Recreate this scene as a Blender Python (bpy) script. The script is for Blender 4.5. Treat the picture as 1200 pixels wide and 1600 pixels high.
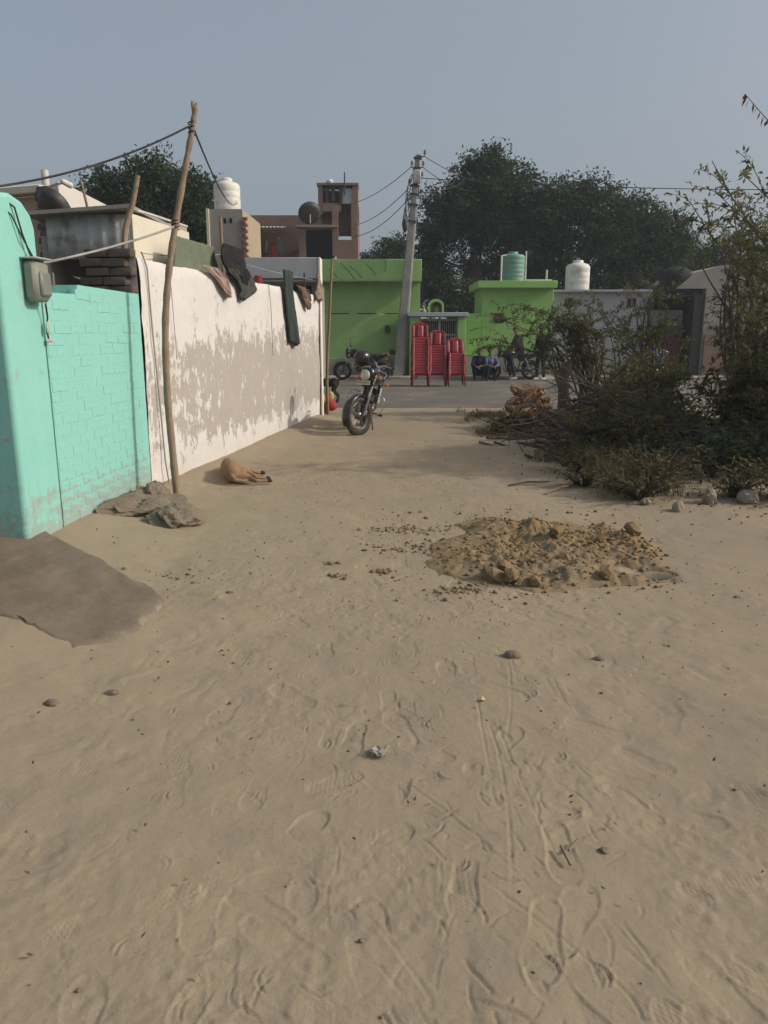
import bpy, bmesh, math, random
import numpy as np
from mathutils import Matrix, Vector
R = math.radians
for o in list(bpy.data.objects): bpy.data.objects.remove(o)
scene = bpy.context.scene
C = scene.collection

# ------------------------------------------------------------------ camera, sky, sun, exposure
cam_d = bpy.data.cameras.new('camera'); cam = bpy.data.objects.new('camera', cam_d); C.objects.link(cam)
cam.location = (0, 0, 1.5)
PITCH = math.atan(277 / 1200)
cam.rotation_euler = (math.pi / 2 - PITCH, 0, 0)
cam_d.sensor_fit = 'VERTICAL'; cam_d.sensor_height = 36; cam_d.lens = 27.0
cam_d.clip_start = 0.05; cam_d.clip_end = 3000
scene.camera = cam
SUN_EL = R(33); SUN_DIR = Vector((0.995, -0.095, 0)).normalized() * math.cos(SUN_EL) + Vector((0, 0, math.sin(SUN_EL)))
w = bpy.data.worlds.new('World'); scene.world = w; w.use_nodes = True
nt = w.node_tree; bg = nt.nodes['Background']
sky = nt.nodes.new('ShaderNodeTexSky'); sky.sky_type = 'NISHITA'; sky.sun_disc = False
sky.sun_elevation = SUN_EL; sky.sun_rotation = math.atan2(SUN_DIR.x, SUN_DIR.y)
sky.air_density = 0.85; sky.dust_density = 10.0; sky.ozone_density = 1.0; sky.altitude = 200
veil = nt.nodes.new('ShaderNodeMix'); veil.data_type = 'RGBA'; veil.inputs[0].default_value = 0.55      # even dusty veil over the clear-sky model
veil.inputs[7].default_value = (2.2, 2.52, 2.76, 1); nt.links.new(sky.outputs[0], veil.inputs[6])
nt.links.new(veil.outputs[2], bg.inputs[0]); bg.inputs[1].default_value = 0.15
sd = bpy.data.lights.new('sun', 'SUN'); sun = bpy.data.objects.new('sun', sd); C.objects.link(sun)
sd.energy = 2.25; sd.angle = R(0.6); sd.color = (1.0, 0.925, 0.83)
sun.rotation_euler = SUN_DIR.to_track_quat('Z', 'Y').to_euler()
vs = scene.view_settings; vs.view_transform = 'Standard'; vs.look = 'None'; vs.exposure = 0.12; vs.gamma = 1.0; vs.use_curve_mapping = False
scene.render.engine = 'CYCLES'
scene.cycles.max_bounces = 4; scene.cycles.diffuse_bounces = 2; scene.cycles.glossy_bounces = 2; scene.cycles.transmission_bounces = 3; scene.cycles.volume_bounces = 0; scene.cycles.use_denoising = True; scene.cycles.use_adaptive_sampling = True; scene.cycles.adaptive_threshold = 0.02

# ------------------------------------------------------------------ helpers
rnd = random.Random(7)
def mk(name, parent=None, **kw):
    o = bpy.data.objects.new(name, None); C.objects.link(o); o.empty_display_size = 0.1
    o.parent = parent
    return tag(o, **kw)
def tag(o, label=None, cat=None, group=None, kind=None):
    if label: o['label'] = label
    if cat: o['category'] = cat
    if group: o['group'] = group
    if kind: o['kind'] = kind
    return o
def thing(name, label, cat, loc=(0, 0, 0), rz=0, group=None):
    o = mk(name); o.location = loc; o.rotation_euler = (0, 0, rz)
    return tag(o, label, cat, group)
class MB:
    def __init__(s): s.v = []; s.f = []; s.fm = []; s.m = None; s.mi = 0
    def add(s, vs, fs):
        b = len(s.v)
        if s.m is not None: vs = [s.m @ Vector(p) for p in vs]
        s.v += [tuple(p) for p in vs]; s.f += [tuple(i + b for i in f) for f in fs]; s.fm += [s.mi] * len(fs)
        return s
    def box(s, c, size, rot=None, bev=0.0, jit=0.0, rg=None):
        hx, hy, hz = [a / 2 for a in size]; c = Vector(c)
        if bev <= 0:
            vs = [Vector((x * hx, y * hy, z * hz)) for x in (-1, 1) for y in (-1, 1) for z in (-1, 1)]
            fs = [(0, 1, 3, 2), (4, 6, 7, 5), (0, 4, 5, 1), (2, 3, 7, 6), (0, 2, 6, 4), (1, 5, 7, 3)]
        else:
            b = min(bev, hx * .9, hy * .9, hz * .9); vs = []; idx = {}
            for x in (-1, 1):
                for y in (-1, 1):
                    for z in (-1, 1):
                        for a in range(3):
                            p = [x * (hx - b), y * (hy - b), z * (hz - b)]
                            p[a] = (x, y, z)[a] * (hx, hy, hz)[a]
                            idx[(x, y, z, a)] = len(vs); vs.append(Vector(p))
            fs = []
            for a in range(3):
                o1, o2 = [k for k in range(3) if k != a]
                for sg in (-1, 1):
                    q = []
                    for (u, w_) in ((-1, -1), (1, -1), (1, 1), (-1, 1)):
                        t = [0, 0, 0]; t[a] = sg; t[o1] = u; t[o2] = w_; q.append(idx[(*t, a)])
                    fs.append(tuple(q))
                for u in (-1, 1):
                    for w_ in (-1, 1):
                        q = []
                        for (sg, ax) in ((-1, o1), (1, o1), (1, o2), (-1, o2)):
                            t = [0, 0, 0]; t[a] = sg; t[o1] = u; t[o2] = w_; q.append(idx[(*t, ax)])
                        fs.append(tuple(q))
            for x in (-1, 1):
                for y in (-1, 1):
                    for z in (-1, 1): fs.append(tuple(idx[(x, y, z, a)] for a in range(3)))
        if jit: vs = [p + Vector([(rg or rnd).uniform(-jit, jit) for _ in range(3)]) for p in vs]
        if rot is not None: vs = [rot @ p for p in vs]
        return s.add([c + p for p in vs], fs)
    def tube(s, pts, r, n=8, cap=True, sy=1.0, up=None):
        pts = [Vector(p) for p in pts]; k = len(pts)
        rr = r if isinstance(r, (list, tuple)) else [r] * k
        vs = []; fs = []; prev = None
        for i, p in enumerate(pts):
            t = (pts[min(i + 1, k - 1)] - pts[max(i - 1, 0)])
            t = t.normalized() if t.length > 1e-9 else Vector((0, 0, 1))
            if prev is None:
                u = Vector(up) if up else (Vector((0, 0, 1)) if abs(t.z) < .9 else Vector((1, 0, 0)))
            else: u = prev
            u = (u - t * u.dot(t))
            u = u.normalized() if u.length > 1e-6 else t.orthogonal().normalized()
            prev = u; b = t.cross(u)
            for j in range(n):
                a = 2 * math.pi * j / n
                vs.append(p + (u * math.cos(a) + b * math.sin(a) * sy) * rr[i])
        for i in range(k - 1):
            for j in range(n):
                fs.append((i * n + j, i * n + (j + 1) % n, (i + 1) * n + (j + 1) % n, (i + 1) * n + j))
        if cap: fs += [tuple(range(n - 1, -1, -1)), tuple((k - 1) * n + j for j in range(n))]
        return s.add(vs, fs)
    def lathe(s, prof, n=20, m=None):
        vs = []; fs = []; k = len(prof)
        for (r, z) in prof:
            for j in range(n):
                a = 2 * math.pi * j / n; p = Vector((r * math.cos(a), r * math.sin(a), z))
                vs.append(m @ p if m is not None else p)
        for i in range(k - 1):
            for j in range(n): fs.append((i * n + j, i * n + (j + 1) % n, (i + 1) * n + (j + 1) % n, (i + 1) * n + j))
        if prof[0][0] > 1e-6: fs.append(tuple(range(n - 1, -1, -1)))
        if prof[-1][0] > 1e-6: fs.append(tuple((k - 1) * n + j for j in range(n)))
        return s.add(vs, fs)
    def ell(s, c, rad, rot=None, nu=12, nv=8):
        prof = [(max(1e-4, math.sin(math.pi * i / nv)), -math.cos(math.pi * i / nv)) for i in range(nv + 1)]
        m = Matrix.Translation(Vector(c)) @ (rot.to_4x4() if rot is not None else Matrix.Identity(4)) @ Matrix.Diagonal((*rad, 1))
        return s.lathe(prof, nu, m)
    def cap(s, p0, p1, r0, r1=None, n=10):
        r1 = r0 if r1 is None else r1; p0 = Vector(p0); p1 = Vector(p1)
        d = (p1 - p0); d = d.normalized() if d.length > 1e-9 else Vector((0, 0, 1))
        P_ = []; Q_ = []
        for a in (85, 60, 30): P_.append(p0 - d * r0 * math.sin(R(a))); Q_.append(r0 * math.cos(R(a)))
        P_.append(p0); Q_.append(r0); P_.append(p1); Q_.append(r1)
        for a in (30, 60, 85): P_.append(p1 + d * r1 * math.sin(R(a))); Q_.append(r1 * math.cos(R(a)))
        return s.tube(P_, Q_, n)
    def prism(s, poly, y0, y1):
        n = len(poly)
        vs = [(x, y0, z) for x, z in poly] + [(x, y1, z) for x, z in poly]
        fs = [tuple(range(n)), tuple(range(2 * n - 1, n - 1, -1))] + [(i, i + n, (i + 1) % n + n, (i + 1) % n) for i in range(n)]
        return s.add(vs, fs)
    def grid(s, fn, nu, nv):
        vs = [fn(i / nu, j / nv) for i in range(nu + 1) for j in range(nv + 1)]
        fs = [(i * (nv + 1) + j, (i + 1) * (nv + 1) + j, (i + 1) * (nv + 1) + j + 1, i * (nv + 1) + j + 1) for i in range(nu) for j in range(nv)]
        return s.add(vs, fs)
    def mesh(s, name, mats, smooth=None):
        me = bpy.data.meshes.new(name); me.from_pydata(s.v, [], s.f)
        for m_ in (mats if isinstance(mats, (list, tuple)) else [mats]): me.materials.append(m_)
        if any(s.fm): me.polygons.foreach_set('material_index', s.fm)
        bm = bmesh.new(); bm.from_mesh(me); bmesh.ops.recalc_face_normals(bm, faces=bm.faces); bm.to_mesh(me); bm.free()
        if smooth:
            me.shade_smooth()
            if smooth < 180: me.set_sharp_from_angle(angle=R(smooth))
        me.update(); return me
    def build(s, name, mats, parent=None, smooth=40, **kw):
        return link(name, s.mesh(name, mats, smooth), parent, **kw)
def link(name, me, parent=None, **kw):
    o = bpy.data.objects.new(name, me); C.objects.link(o); o.parent = parent
    return tag(o, **kw)
def solid(o, t, off=0):
    m = o.modifiers.new('solid', 'SOLIDIFY'); m.thickness = t; m.offset = off; return o
def fuse(o, vox, it=3):
    m = o.modifiers.new('fuse', 'REMESH'); m.mode = 'VOXEL'; m.voxel_size = vox; m.use_smooth_shade = True
    if it:
        m = o.modifiers.new('soft', 'SMOOTH'); m.iterations = it; m.factor = .5
    return o
def npmesh(name, V, F, mats, smooth=True, tint=None, mi=None):
    V = np.asarray(V, np.float32); F = np.asarray(F, np.int32); k = F.shape[1]
    me = bpy.data.meshes.new(name); me.vertices.add(len(V)); me.vertices.foreach_set('co', V.ravel())
    me.loops.add(F.size); me.loops.foreach_set('vertex_index', F.ravel())
    me.polygons.add(len(F)); me.polygons.foreach_set('loop_start', np.arange(0, F.size, k, dtype=np.int32))
    for m_ in (mats if isinstance(mats, (list, tuple)) else [mats]): me.materials.append(m_)
    if mi is not None: me.polygons.foreach_set('material_index', np.asarray(mi, np.int32))
    me.update(calc_edges=True)
    if smooth: me.shade_smooth()
    if tint is not None:
        a = me.attributes.new('tint', 'FLOAT', 'FACE'); a.data.foreach_set('value', np.asarray(tint, np.float32))
    return me
def vnoise(x, y, seed=0):
    x = np.asarray(x, float); y = np.asarray(y, float)
    xi = np.floor(x).astype(np.int64); yi = np.floor(y).astype(np.int64); xf = x - xi; yf = y - yi
    u = xf * xf * xf * (xf * (xf * 6 - 15) + 10); v = yf * yf * yf * (yf * (yf * 6 - 15) + 10)
    def h(a, b):
        n = (a * 374761393 + b * 668265263 + seed * 1442695041) & 0x7fffffff
        n = ((n ^ (n >> 13)) * 1274126177) & 0x7fffffff
        n = ((n ^ (n >> 16)) * 2246822519) & 0x7fffffff
        return (n & 0xffff) / 32767.5 - 1
    return (h(xi, yi) * (1 - u) + h(xi + 1, yi) * u) * (1 - v) + (h(xi, yi + 1) * (1 - u) + h(xi + 1, yi + 1) * u) * v
def fbm(x, y, o=4, seed=0):
    s_ = 0; a = 1
    for k in range(o): s_ = s_ + a * vnoise(x * 2 ** k, y * 2 ** k, seed + k * 17); a *= .5
    return s_
def sstep(a, b, x):
    t = np.clip((x - a) / (b - a), 0, 1); return t * t * (3 - 2 * t)

# ------------------------------------------------------------------ materials
class NB:
    """a small node builder"""
    def __init__(s, name):
        s.mat = bpy.data.materials.new(name); s.mat.use_nodes = True; s.t = s.mat.node_tree
        s.b = s.t.nodes['Principled BSDF']; s.tc = s.t.nodes.new('ShaderNodeTexCoord'); s.oi = None
    def n(s, typ, **kw):
        x = s.t.nodes.new(typ)
        for k, v in kw.items(): setattr(x, k, v)
        return x
    def l(s, a, b): s.t.links.new(a, b)
    def put(s, sock, v):
        if isinstance(v, bpy.types.NodeSocket): s.l(v, sock)
        else: sock.default_value = v
    def vec(s, scale=(1, 1, 1), coord='Object', rnd_off=False):
        m = s.n('ShaderNodeMapping'); s.l(s.tc.outputs[coord], m.inputs[0]); m.inputs['Scale'].default_value = scale
        if rnd_off:
            o = s.n('ShaderNodeObjectInfo'); mu = s.n('ShaderNodeMath', operation='MULTIPLY'); s.l(o.outputs['Random'], mu.inputs[0]); mu.inputs[1].default_value = 37.0
            cx = s.n('ShaderNodeCombineXYZ'); s.l(mu.outputs[0], cx.inputs[0]); s.l(mu.outputs[0], cx.inputs[1]); s.l(cx.outputs[0], m.inputs['Location'])
        return m.outputs[0]
    def noise(s, scale, detail=4, rough=.55, vec=None, dist=0):
        x = s.n('ShaderNodeTexNoise'); x.inputs['Scale'].default_value = scale; x.inputs['Detail'].default_value = detail
        x.inputs['Roughness'].default_value = rough; x.inputs['Distortion'].default_value = dist
        s.l(vec if vec is not None else s.tc.outputs['Object'], x.inputs['Vector']); return x.outputs['Fac']
    def ramp(s, fac, stops, interp='LINEAR'):
        x = s.n('ShaderNodeValToRGB'); x.color_ramp.interpolation = interp; e = x.color_ramp.elements
        for i, (p, c) in enumerate(stops):
            el = e[i] if i < 2 else e.new(p)
            el.position = p; el.color = (c, c, c, 1) if not isinstance(c, (tuple, list)) else (*c[:3], 1)
        s.l(fac, x.inputs[0]); return x.outputs[0]
    def math(s, op, a, b=None, clamp=False):
        x = s.n('ShaderNodeMath', operation=op, use_clamp=clamp); s.put(x.inputs[0], a)
        if b is not None: s.put(x.inputs[1], b)
        return x.outputs[0]
    def mix(s, f, a, b, mode='MIX'):
        x = s.n('ShaderNodeMix', data_type='RGBA', blend_type=mode)
        s.put(x.inputs[0], f); s.put(x.inputs[6], (*a, 1) if isinstance(a, tuple) else a); s.put(x.inputs[7], (*b, 1) if isinstance(b, tuple) else b)
        return x.outputs[2]
    def bump(s, h, strength=.3, dist=.02, prev=None):
        x = s.n('ShaderNodeBump'); x.inputs['Strength'].default_value = strength; x.inputs['Distance'].default_value = dist
        s.l(h, x.inputs['Height'])
        if prev is not None: s.l(prev, x.inputs['Normal'])
        return x.outputs[0]
    def out(s, col=None, rough=None, normal=None, metal=None, spec=None, **kw):
        if col is not None: s.put(s.b.inputs['Base Color'], (*col, 1) if isinstance(col, tuple) else col)
        if rough is not None: s.put(s.b.inputs['Roughness'], rough)
        if normal is not None: s.l(normal, s.b.inputs['Normal'])
        if metal is not None: s.put(s.b.inputs['Metallic'], metal)
        if spec is not None: s.put(s.b.inputs['Specular IOR Level'], spec)
        for k, v in kw.items(): s.put(s.b.inputs[k], v)
        return s.mat
def M(name, a, b, scale=6, rough=.85, bump=.25, bscale=40, bdist=.01, metal=0, spec=.3, rnd_off=False, dirt=None, dscale=3, **kw):
    """two-tone surface with grain; optional third tone in worn patches"""
    k = NB(name); v = k.vec(rnd_off=rnd_off)
    f = k.ramp(k.noise(scale, 6, .62, v), [(.3, 0.0), (.7, 1.0)])
    col = k.mix(f, a, b)
    if dirt is not None: col = k.mix(k.ramp(k.noise(dscale, 8, .68, v), [(.5, 0.0), (.66, 1.0)]), col, dirt)
    nm = k.bump(k.noise(bscale, 5, .6, v), bump, bdist) if bump else None
    return k.out(col, rough, nm, metal, spec, **kw)
def leafmat(name, stops, rough=.6, trans=.25):
    k = NB(name); a = k.n('ShaderNodeAttribute', attribute_name='tint')
    col = k.ramp(a.outputs['Fac'], stops)
    k.out(col, rough, spec=.12)
    tr = k.n('ShaderNodeBsdfTranslucent'); k.l(col, tr.inputs[0]); mx = k.n('ShaderNodeMixShader'); mx.inputs[0].default_value = trans
    k.l(k.b.outputs[0], mx.inputs[1]); k.l(tr.outputs[0], mx.inputs[2]); k.l(mx.outputs[0], k.t.nodes['Material Output'].inputs[0])
    return k.mat
def ground_mat(name, dry, dry2, damp, tread=False):
    k = NB(name)
    c = k.mix(k.ramp(k.noise(.9, 6, .6), [(.32, 0.0), (.68, 1.0)]), dry, dry2)
    c = k.mix(k.math('MULTIPLY', k.ramp(k.noise(2.7, 8, .7), [(.50, 0.0), (.68, 1.0)]), .55), c, damp)
    c = k.mix(k.math('MULTIPLY', k.ramp(k.noise(160, 3, .6), [(.58, 0.0), (.72, 1.0)]), .35), c, (.17, .135, .10))
    c = k.mix(k.math('MULTIPLY', k.ramp(k.noise(230, 2, .5), [(.66, 0.0), (.74, 1.0)]), .30), c, (.55, .47, .37))
    nm = k.bump(k.noise(240, 5, .75), .32, .005)
    nm = k.bump(k.noise(38, 6, .65), .34, .012, nm)
    c = k.mix(k.math('MULTIPLY', k.ramp(k.noise(.55, 5, .6), [(.45, 0.0), (.7, 1.0)]), .45), c, (.25, .205, .148))
    c = k.mix(k.math('MULTIPLY', k.ramp(k.noise(5.5, 6, .68), [(.42, 0.0), (.62, 1.0)]), .30), c, (.25, .215, .165))
    c = k.mix(k.math('MULTIPLY', k.ramp(k.noise(48, 4, .7), [(.60, 0.0), (.72, 1.0)]), .28), c, (.15, .125, .095))
    if tread:
        a = k.n('ShaderNodeAttribute', attribute_name='tread')
        wv = k.n('ShaderNodeTexWave', wave_type='BANDS', bands_direction='DIAGONAL'); wv.inputs['Scale'].default_value = 34; wv.inputs['Distortion'].default_value = 2.2; wv.inputs['Detail Scale'].default_value = 3
        k.l(k.tc.outputs['Object'], wv.inputs[0])
        wv2 = k.n('ShaderNodeTexWave', wave_type='BANDS', bands_direction='X'); wv2.inputs['Scale'].default_value = 20; wv2.inputs['Distortion'].default_value = .8
        k.l(k.tc.outputs['Object'], wv2.inputs[0])
        nm = k.bump(k.math('MULTIPLY', k.math('MULTIPLY', wv.outputs['Fac'], wv2.outputs['Fac']), a.outputs['Fac']), .30, .005, nm)
    return k.out(c, .95, nm, spec=.12)
m_ground = ground_mat('dry_dirt', (.325, .262, .178), (.29, .237, .166), (.235, .192, .138), True)
m_mound = ground_mat('dug_soil', (.245, .172, .088), (.195, .137, .072), (.14, .099, .056))
def ramp_mat():
    k = NB('damp_concrete'); at = k.n('ShaderNodeAttribute', attribute_name='rim')
    c = k.mix(k.ramp(k.noise(1.7, 7, .65), [(.32, 0.0), (.68, 1.0)]), (.12, .094, .070), (.185, .148, .112))
    c = k.mix(k.ramp(k.noise(1, 8, .7, k.vec((5, 2.2, 3))), [(.44, 0.0), (.66, .95)]), c, (.205, .166, .124))
    dust = k.ramp(k.math('ADD', k.noise(9, 8, .72), k.math('MULTIPLY', at.outputs['Fac'], .36)), [(.68, 0.0), (.88, 1.0)])
    c = k.mix(dust, c, (.275, .23, .168)); c = k.mix(k.math('MULTIPLY', k.ramp(k.noise(70, 4, .7), [(.58, 0.0), (.72, 1.0)]), .4), c, (.08, .065, .05))
    return k.out(c, .9, k.bump(k.noise(120, 4, .7), .3, .004, k.bump(k.noise(14, 7, .65), .45, .02)), spec=.15)
m_ramp = ramp_mat()
m_road = M('worn_asphalt', (.105, .096, .084), (.13, .118, .102), 1.7, .9, .35, 120, .008, dirt=(.20, .17, .135), dscale=.7)
m_kerb = M('kerb_concrete', (.42, .39, .33), (.30, .27, .23), 3, .9, .3, 30)
m_mud = M('drain_mud', (.07, .06, .05), (.12, .10, .08), 4, .8, .4, 30)
def paint_mat(name, col, col2, under, lo=.60, hi=.68, zgrime=.35, bs=22):
    k = NB(name); v = k.tc.outputs['Object']
    c = k.mix(k.ramp(k.noise(2.3, 6, .6), [(.3, 0.0), (.7, 1.0)]), col, col2)
    sx = k.n('ShaderNodeSeparateXYZ'); g = k.n('ShaderNodeNewGeometry'); k.l(g.outputs['Position'], sx.inputs[0])
    low = k.math('MULTIPLY', k.math('SUBTRACT', zgrime, sx.outputs['Z'], True), .5)
    msk = k.ramp(k.math('ADD', k.noise(7, 9, .72), low), [(lo, 0.0), (hi, 1.0)])
    c = k.mix(msk, c, under)
    c = k.mix(k.math('MULTIPLY', k.ramp(k.noise(34, 4, .7), [(.60, 0.0), (.75, 1.0)]), .35), c, under)
    nm = k.bump(k.noise(bs, 7, .68), .35, .012); nm = k.bump(k.noise(110, 3, .6), .15, .004, nm)
    return k.out(c, .8, nm, spec=.25)
m_teal = paint_mat('teal_paint', (.22, .515, .46), (.255, .555, .495), (.28, .37, .33), .57, .68, .55)
m_green = paint_mat('green_paint', (.26, .44, .155), (.30, .49, .18), (.20, .29, .14), .64, .80, .5)
m_green2 = paint_mat('fresh_green_paint', (.25, .46, .135), (.29, .51, .16), (.20, .32, .13), .66, .82, .5)
m_plinth = M('bare_plinth', (.26, .25, .22), (.36, .34, .29), 5, .9, .5, 22, .02, dirt=(.19, .26, .12), dscale=3)
m_cream = paint_mat('cream_wash', (.62, .57, .46), (.56, .51, .41), (.40, .35, .28), .62, .76, .2)
m_white = paint_mat('white_wash', (.74, .70, .64), (.68, .645, .59), (.46, .41, .35), .62, .76, .2)
m_tan = paint_mat('tan_plaster', (.40, .33, .235), (.345, .285, .21), (.27, .23, .17), .60, .72, .2)
m_cement = paint_mat('cement_plaster', (.315, .29, .265), (.26, .24, .22), (.20, .185, .17), .60, .74, .2)
m_bluegrey = paint_mat('blue_grey_wash', (.40, .42, .45), (.345, .365, .39), (.28, .28, .28), .60, .74, .2)
m_lilac = paint_mat('lilac_grey_wash', (.37, .37, .40), (.31, .31, .335), (.23, .22, .22), .58, .70, 1.0)
def peel_mat():
    k = NB('peeling_whitewash'); v = k.tc.outputs['Object']; sx = k.n('ShaderNodeSeparateXYZ'); k.l(v, sx.inputs[0]); z = sx.outputs['Z']; x = sx.outputs['X']
    up = k.n('ShaderNodeMapRange', interpolation_type='SMOOTHSTEP'); k.l(z, up.inputs[0]); up.inputs[1].default_value = .08; up.inputs[2].default_value = .55
    dn = k.n('ShaderNodeMapRange', interpolation_type='SMOOTHSTEP'); k.l(z, dn.inputs[0]); dn.inputs[1].default_value = 1.15; dn.inputs[2].default_value = 1.9
    dn.inputs[3].default_value = 1; dn.inputs[4].default_value = 0
    xr = k.n('ShaderNodeMapRange', interpolation_type='SMOOTHSTEP'); k.l(x, xr.inputs[0]); xr.inputs[1].default_value = .2; xr.inputs[2].default_value = 2.6; xr.inputs[3].default_value = .55
    band = k.math('MULTIPLY', k.math('MULTIPLY', up.outputs[0], dn.outputs[0]), xr.outputs[0])
    flake = k.noise(1, 9, .74, k.vec((4.2, 4.2, 2.9))); fine = k.noise(1, 6, .7, k.vec((19, 19, 9)))
    tot = k.math('ADD', k.math('MULTIPLY', k.math('SUBTRACT', flake, .5), 1.8), k.math('ADD', k.math('MULTIPLY', k.math('SUBTRACT', fine, .5), .9), k.math('MULTIPLY', band, .45)))
    msk = k.ramp(tot, [(.235, 0.0), (.285, 1.0)])
    plaster = k.mix(k.noise(5, 6, .6), (.415, .378, .335), (.36, .328, .29)); white = k.mix(k.noise(1.7, 5, .6), (.65, .632, .612), (.585, .568, .548))
    drip = k.ramp(k.noise(1, 5, .7, k.vec((16, 16, .8))), [(.56, 0.0), (.72, 1.0)])
    white = k.mix(k.math('MULTIPLY', drip, .28), white, (.56, .49, .42))
    dust = k.n('ShaderNodeMapRange'); k.l(z, dust.inputs[0]); dust.inputs[1].default_value = 0; dust.inputs[2].default_value = .35; dust.inputs[3].default_value = .55; dust.inputs[4].default_value = 0
    c = k.mix(k.math('MULTIPLY', dust.outputs[0], k.noise(6, 6, .7)), k.mix(msk, white, plaster), (.47, .39, .29))
    inv = k.math('SUBTRACT', 1.0, msk)
    nm = k.bump(inv, .5, .004); nm = k.bump(k.noise(9, 7, .66), .35, .03, nm); nm = k.bump(k.noise(90, 4, .6), .2, .005, nm)
    return k.out(c, .88, nm, spec=.2)
m_peel = peel_mat()
def brick_mat(name, a, b, mortar, sc=1.0):
    k = NB(name); t = k.n('ShaderNodeTexBrick'); g = k.vec((1, 1, 1)); sp = k.n('ShaderNodeSeparateXYZ'); k.l(g, sp.inputs[0])
    cb = k.n('ShaderNodeCombineXYZ'); k.l(k.math('ADD', sp.outputs['X'], sp.outputs['Y']), cb.inputs[0]); k.l(sp.outputs['Z'], cb.inputs[1]); k.l(cb.outputs[0], t.inputs['Vector'])
    t.inputs['Scale'].default_value = sc; t.inputs['Brick Width'].default_value = .24; t.inputs['Row Height'].default_value = .085; t.inputs['Mortar Size'].default_value = .012
    t.inputs['Color1'].default_value = (*a, 1); t.inputs['Color2'].default_value = (*b, 1); t.inputs['Mortar'].default_value = (*mortar, 1)
    c = k.mix(k.ramp(k.noise(3, 7, .7), [(.4, 0.0), (.75, .8)]), t.outputs['Color'], (.22, .17, .14))
    return k.out(c, .9, k.bump(k.noise(14, 6, .7), .5, .03), spec=.2)
m_brickwall = brick_mat('bare_brickwork', (.27, .155, .115), (.205, .115, .088), (.24, .195, .16))
m_brick = M('weathered_brick', (.085, .07, .06), (.13, .10, .085), 5, .92, .5, 40, .01, rnd_off=True)
m_rbrick = M('red_brick', (.30, .15, .10), (.22, .11, .08), 5, .92, .5, 40, .01, rnd_off=True)
m_wood = M('grey_weathered_wood', (.21, .155, .11), (.30, .23, .165), 9, .85, .6, 45, .012)
m_wood2 = M('dark_bark', (.07, .058, .047), (.12, .098, .078), 8, .9, .7, 30, .02)
m_bamboo = M('dry_bamboo', (.26, .19, .12), (.19, .14, .09), 9, .75, .3, 40)
m_branch = M('dead_branch', (.075, .055, .044), (.125, .095, .072), 7, .9, .5, 30, .01, rnd_off=True)
m_log = M('sun_bleached_log', (.25, .17, .10), (.17, .112, .066), 7, .9, .5, 30, .01, rnd_off=True)
m_tin = M('galvanised_sheet', (.46, .47, .47), (.38, .39, .39), 3, .5, .12, 14, .01, metal=.1, dirt=(.20, .17, .14), dscale=4)
m_dark = M('shade_and_black', (.02, .02, .02), (.03, .03, .03), 4, .9, .1)  # near-black for dark objects; in openings it paints the shade inside
m_iron = M('painted_iron', (.05, .052, .055), (.08, .075, .07), 8, .55, .15, 30, metal=.3)
m_steel = M('dull_chrome', (.55, .55, .55), (.42, .41, .40), 10, .28, .05, 40, metal=.9)
m_alu = M('aluminium_spoke_rim', (.20, .195, .19), (.14, .135, .125), 10, .35, .05, 40, metal=.8)
m_black = M('black_gloss_paint', (.012, .012, .014), (.02, .02, .022), 5, .22, 0, spec=.5, dirt=(.05, .045, .04), dscale=6)
m_plas = M('black_plastic', (.02, .02, .02), (.035, .033, .03), 8, .6, .1, 60)
m_rubber = M('dusty_rubber', (.032, .029, .026), (.085, .07, .055), 7, .9, .3, 60)
m_seat = M('vinyl_seat', (.015, .015, .016), (.028, .027, .026), 8, .5, .15, 80)
m_glass = M('lamp_glass', (.55, .53, .46), (.45, .43, .38), 8, .12, .1, 30, spec=.6)
m_orange = M('orange_lens', (.55, .16, .02), (.45, .12, .02), 8, .3, 0)
m_redlens = M('red_lens', (.35, .02, .015), (.28, .015, .01), 8, .3, 0)
m_plate = M('number_plate_face', (.58, .53, .38), (.50, .46, .33), 20, .5, 0)
m_ink = M('black_lettering', (.02, .02, .02), (.03, .03, .03), 9, .6, 0)
m_bluep = M('blue_gloss_paint', (.03, .09, .30), (.04, .11, .34), 5, .25, 0, spec=.5)
m_redp = M('red_plastic', (.27, .028, .032), (.22, .022, .026), 3, .38, .05, 40, spec=.4)
m_tankw = M('white_tank_plastic', (.72, .70, .65), (.62, .60, .55), 3, .5, .06, 20, dirt=(.48, .44, .38), dscale=3)
m_tankt = M('teal_tank_plastic', (.13, .27, .24), (.17, .32, .29), 3, .5, .06, 20, dirt=(.17, .20, .17), dscale=3)
m_pvc = M('pvc_pipe', (.62, .60, .54), (.50, .48, .43), 5, .5, .05)
m_wire = M('cable_sheath', (.025, .025, .027), (.045, .043, .04), 9, .6, 0)
m_rope = M('pale_cable', (.33, .32, .30), (.26, .25, .23), 9, .7, 0)
m_cpole = M('cast_concrete', (.25, .24, .23), (.20, .195, .19), 4, .9, .3, 40, .01, dirt=(.31, .29, .26))
m_ceram = M('porcelain_insulator', (.25, .17, .12), (.20, .13, .09), 9, .3, 0)
def cloth(name, a, b, bs=160): return M(name, a, b, 14, .95, .3, bs, .004, spec=.1)
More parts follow.
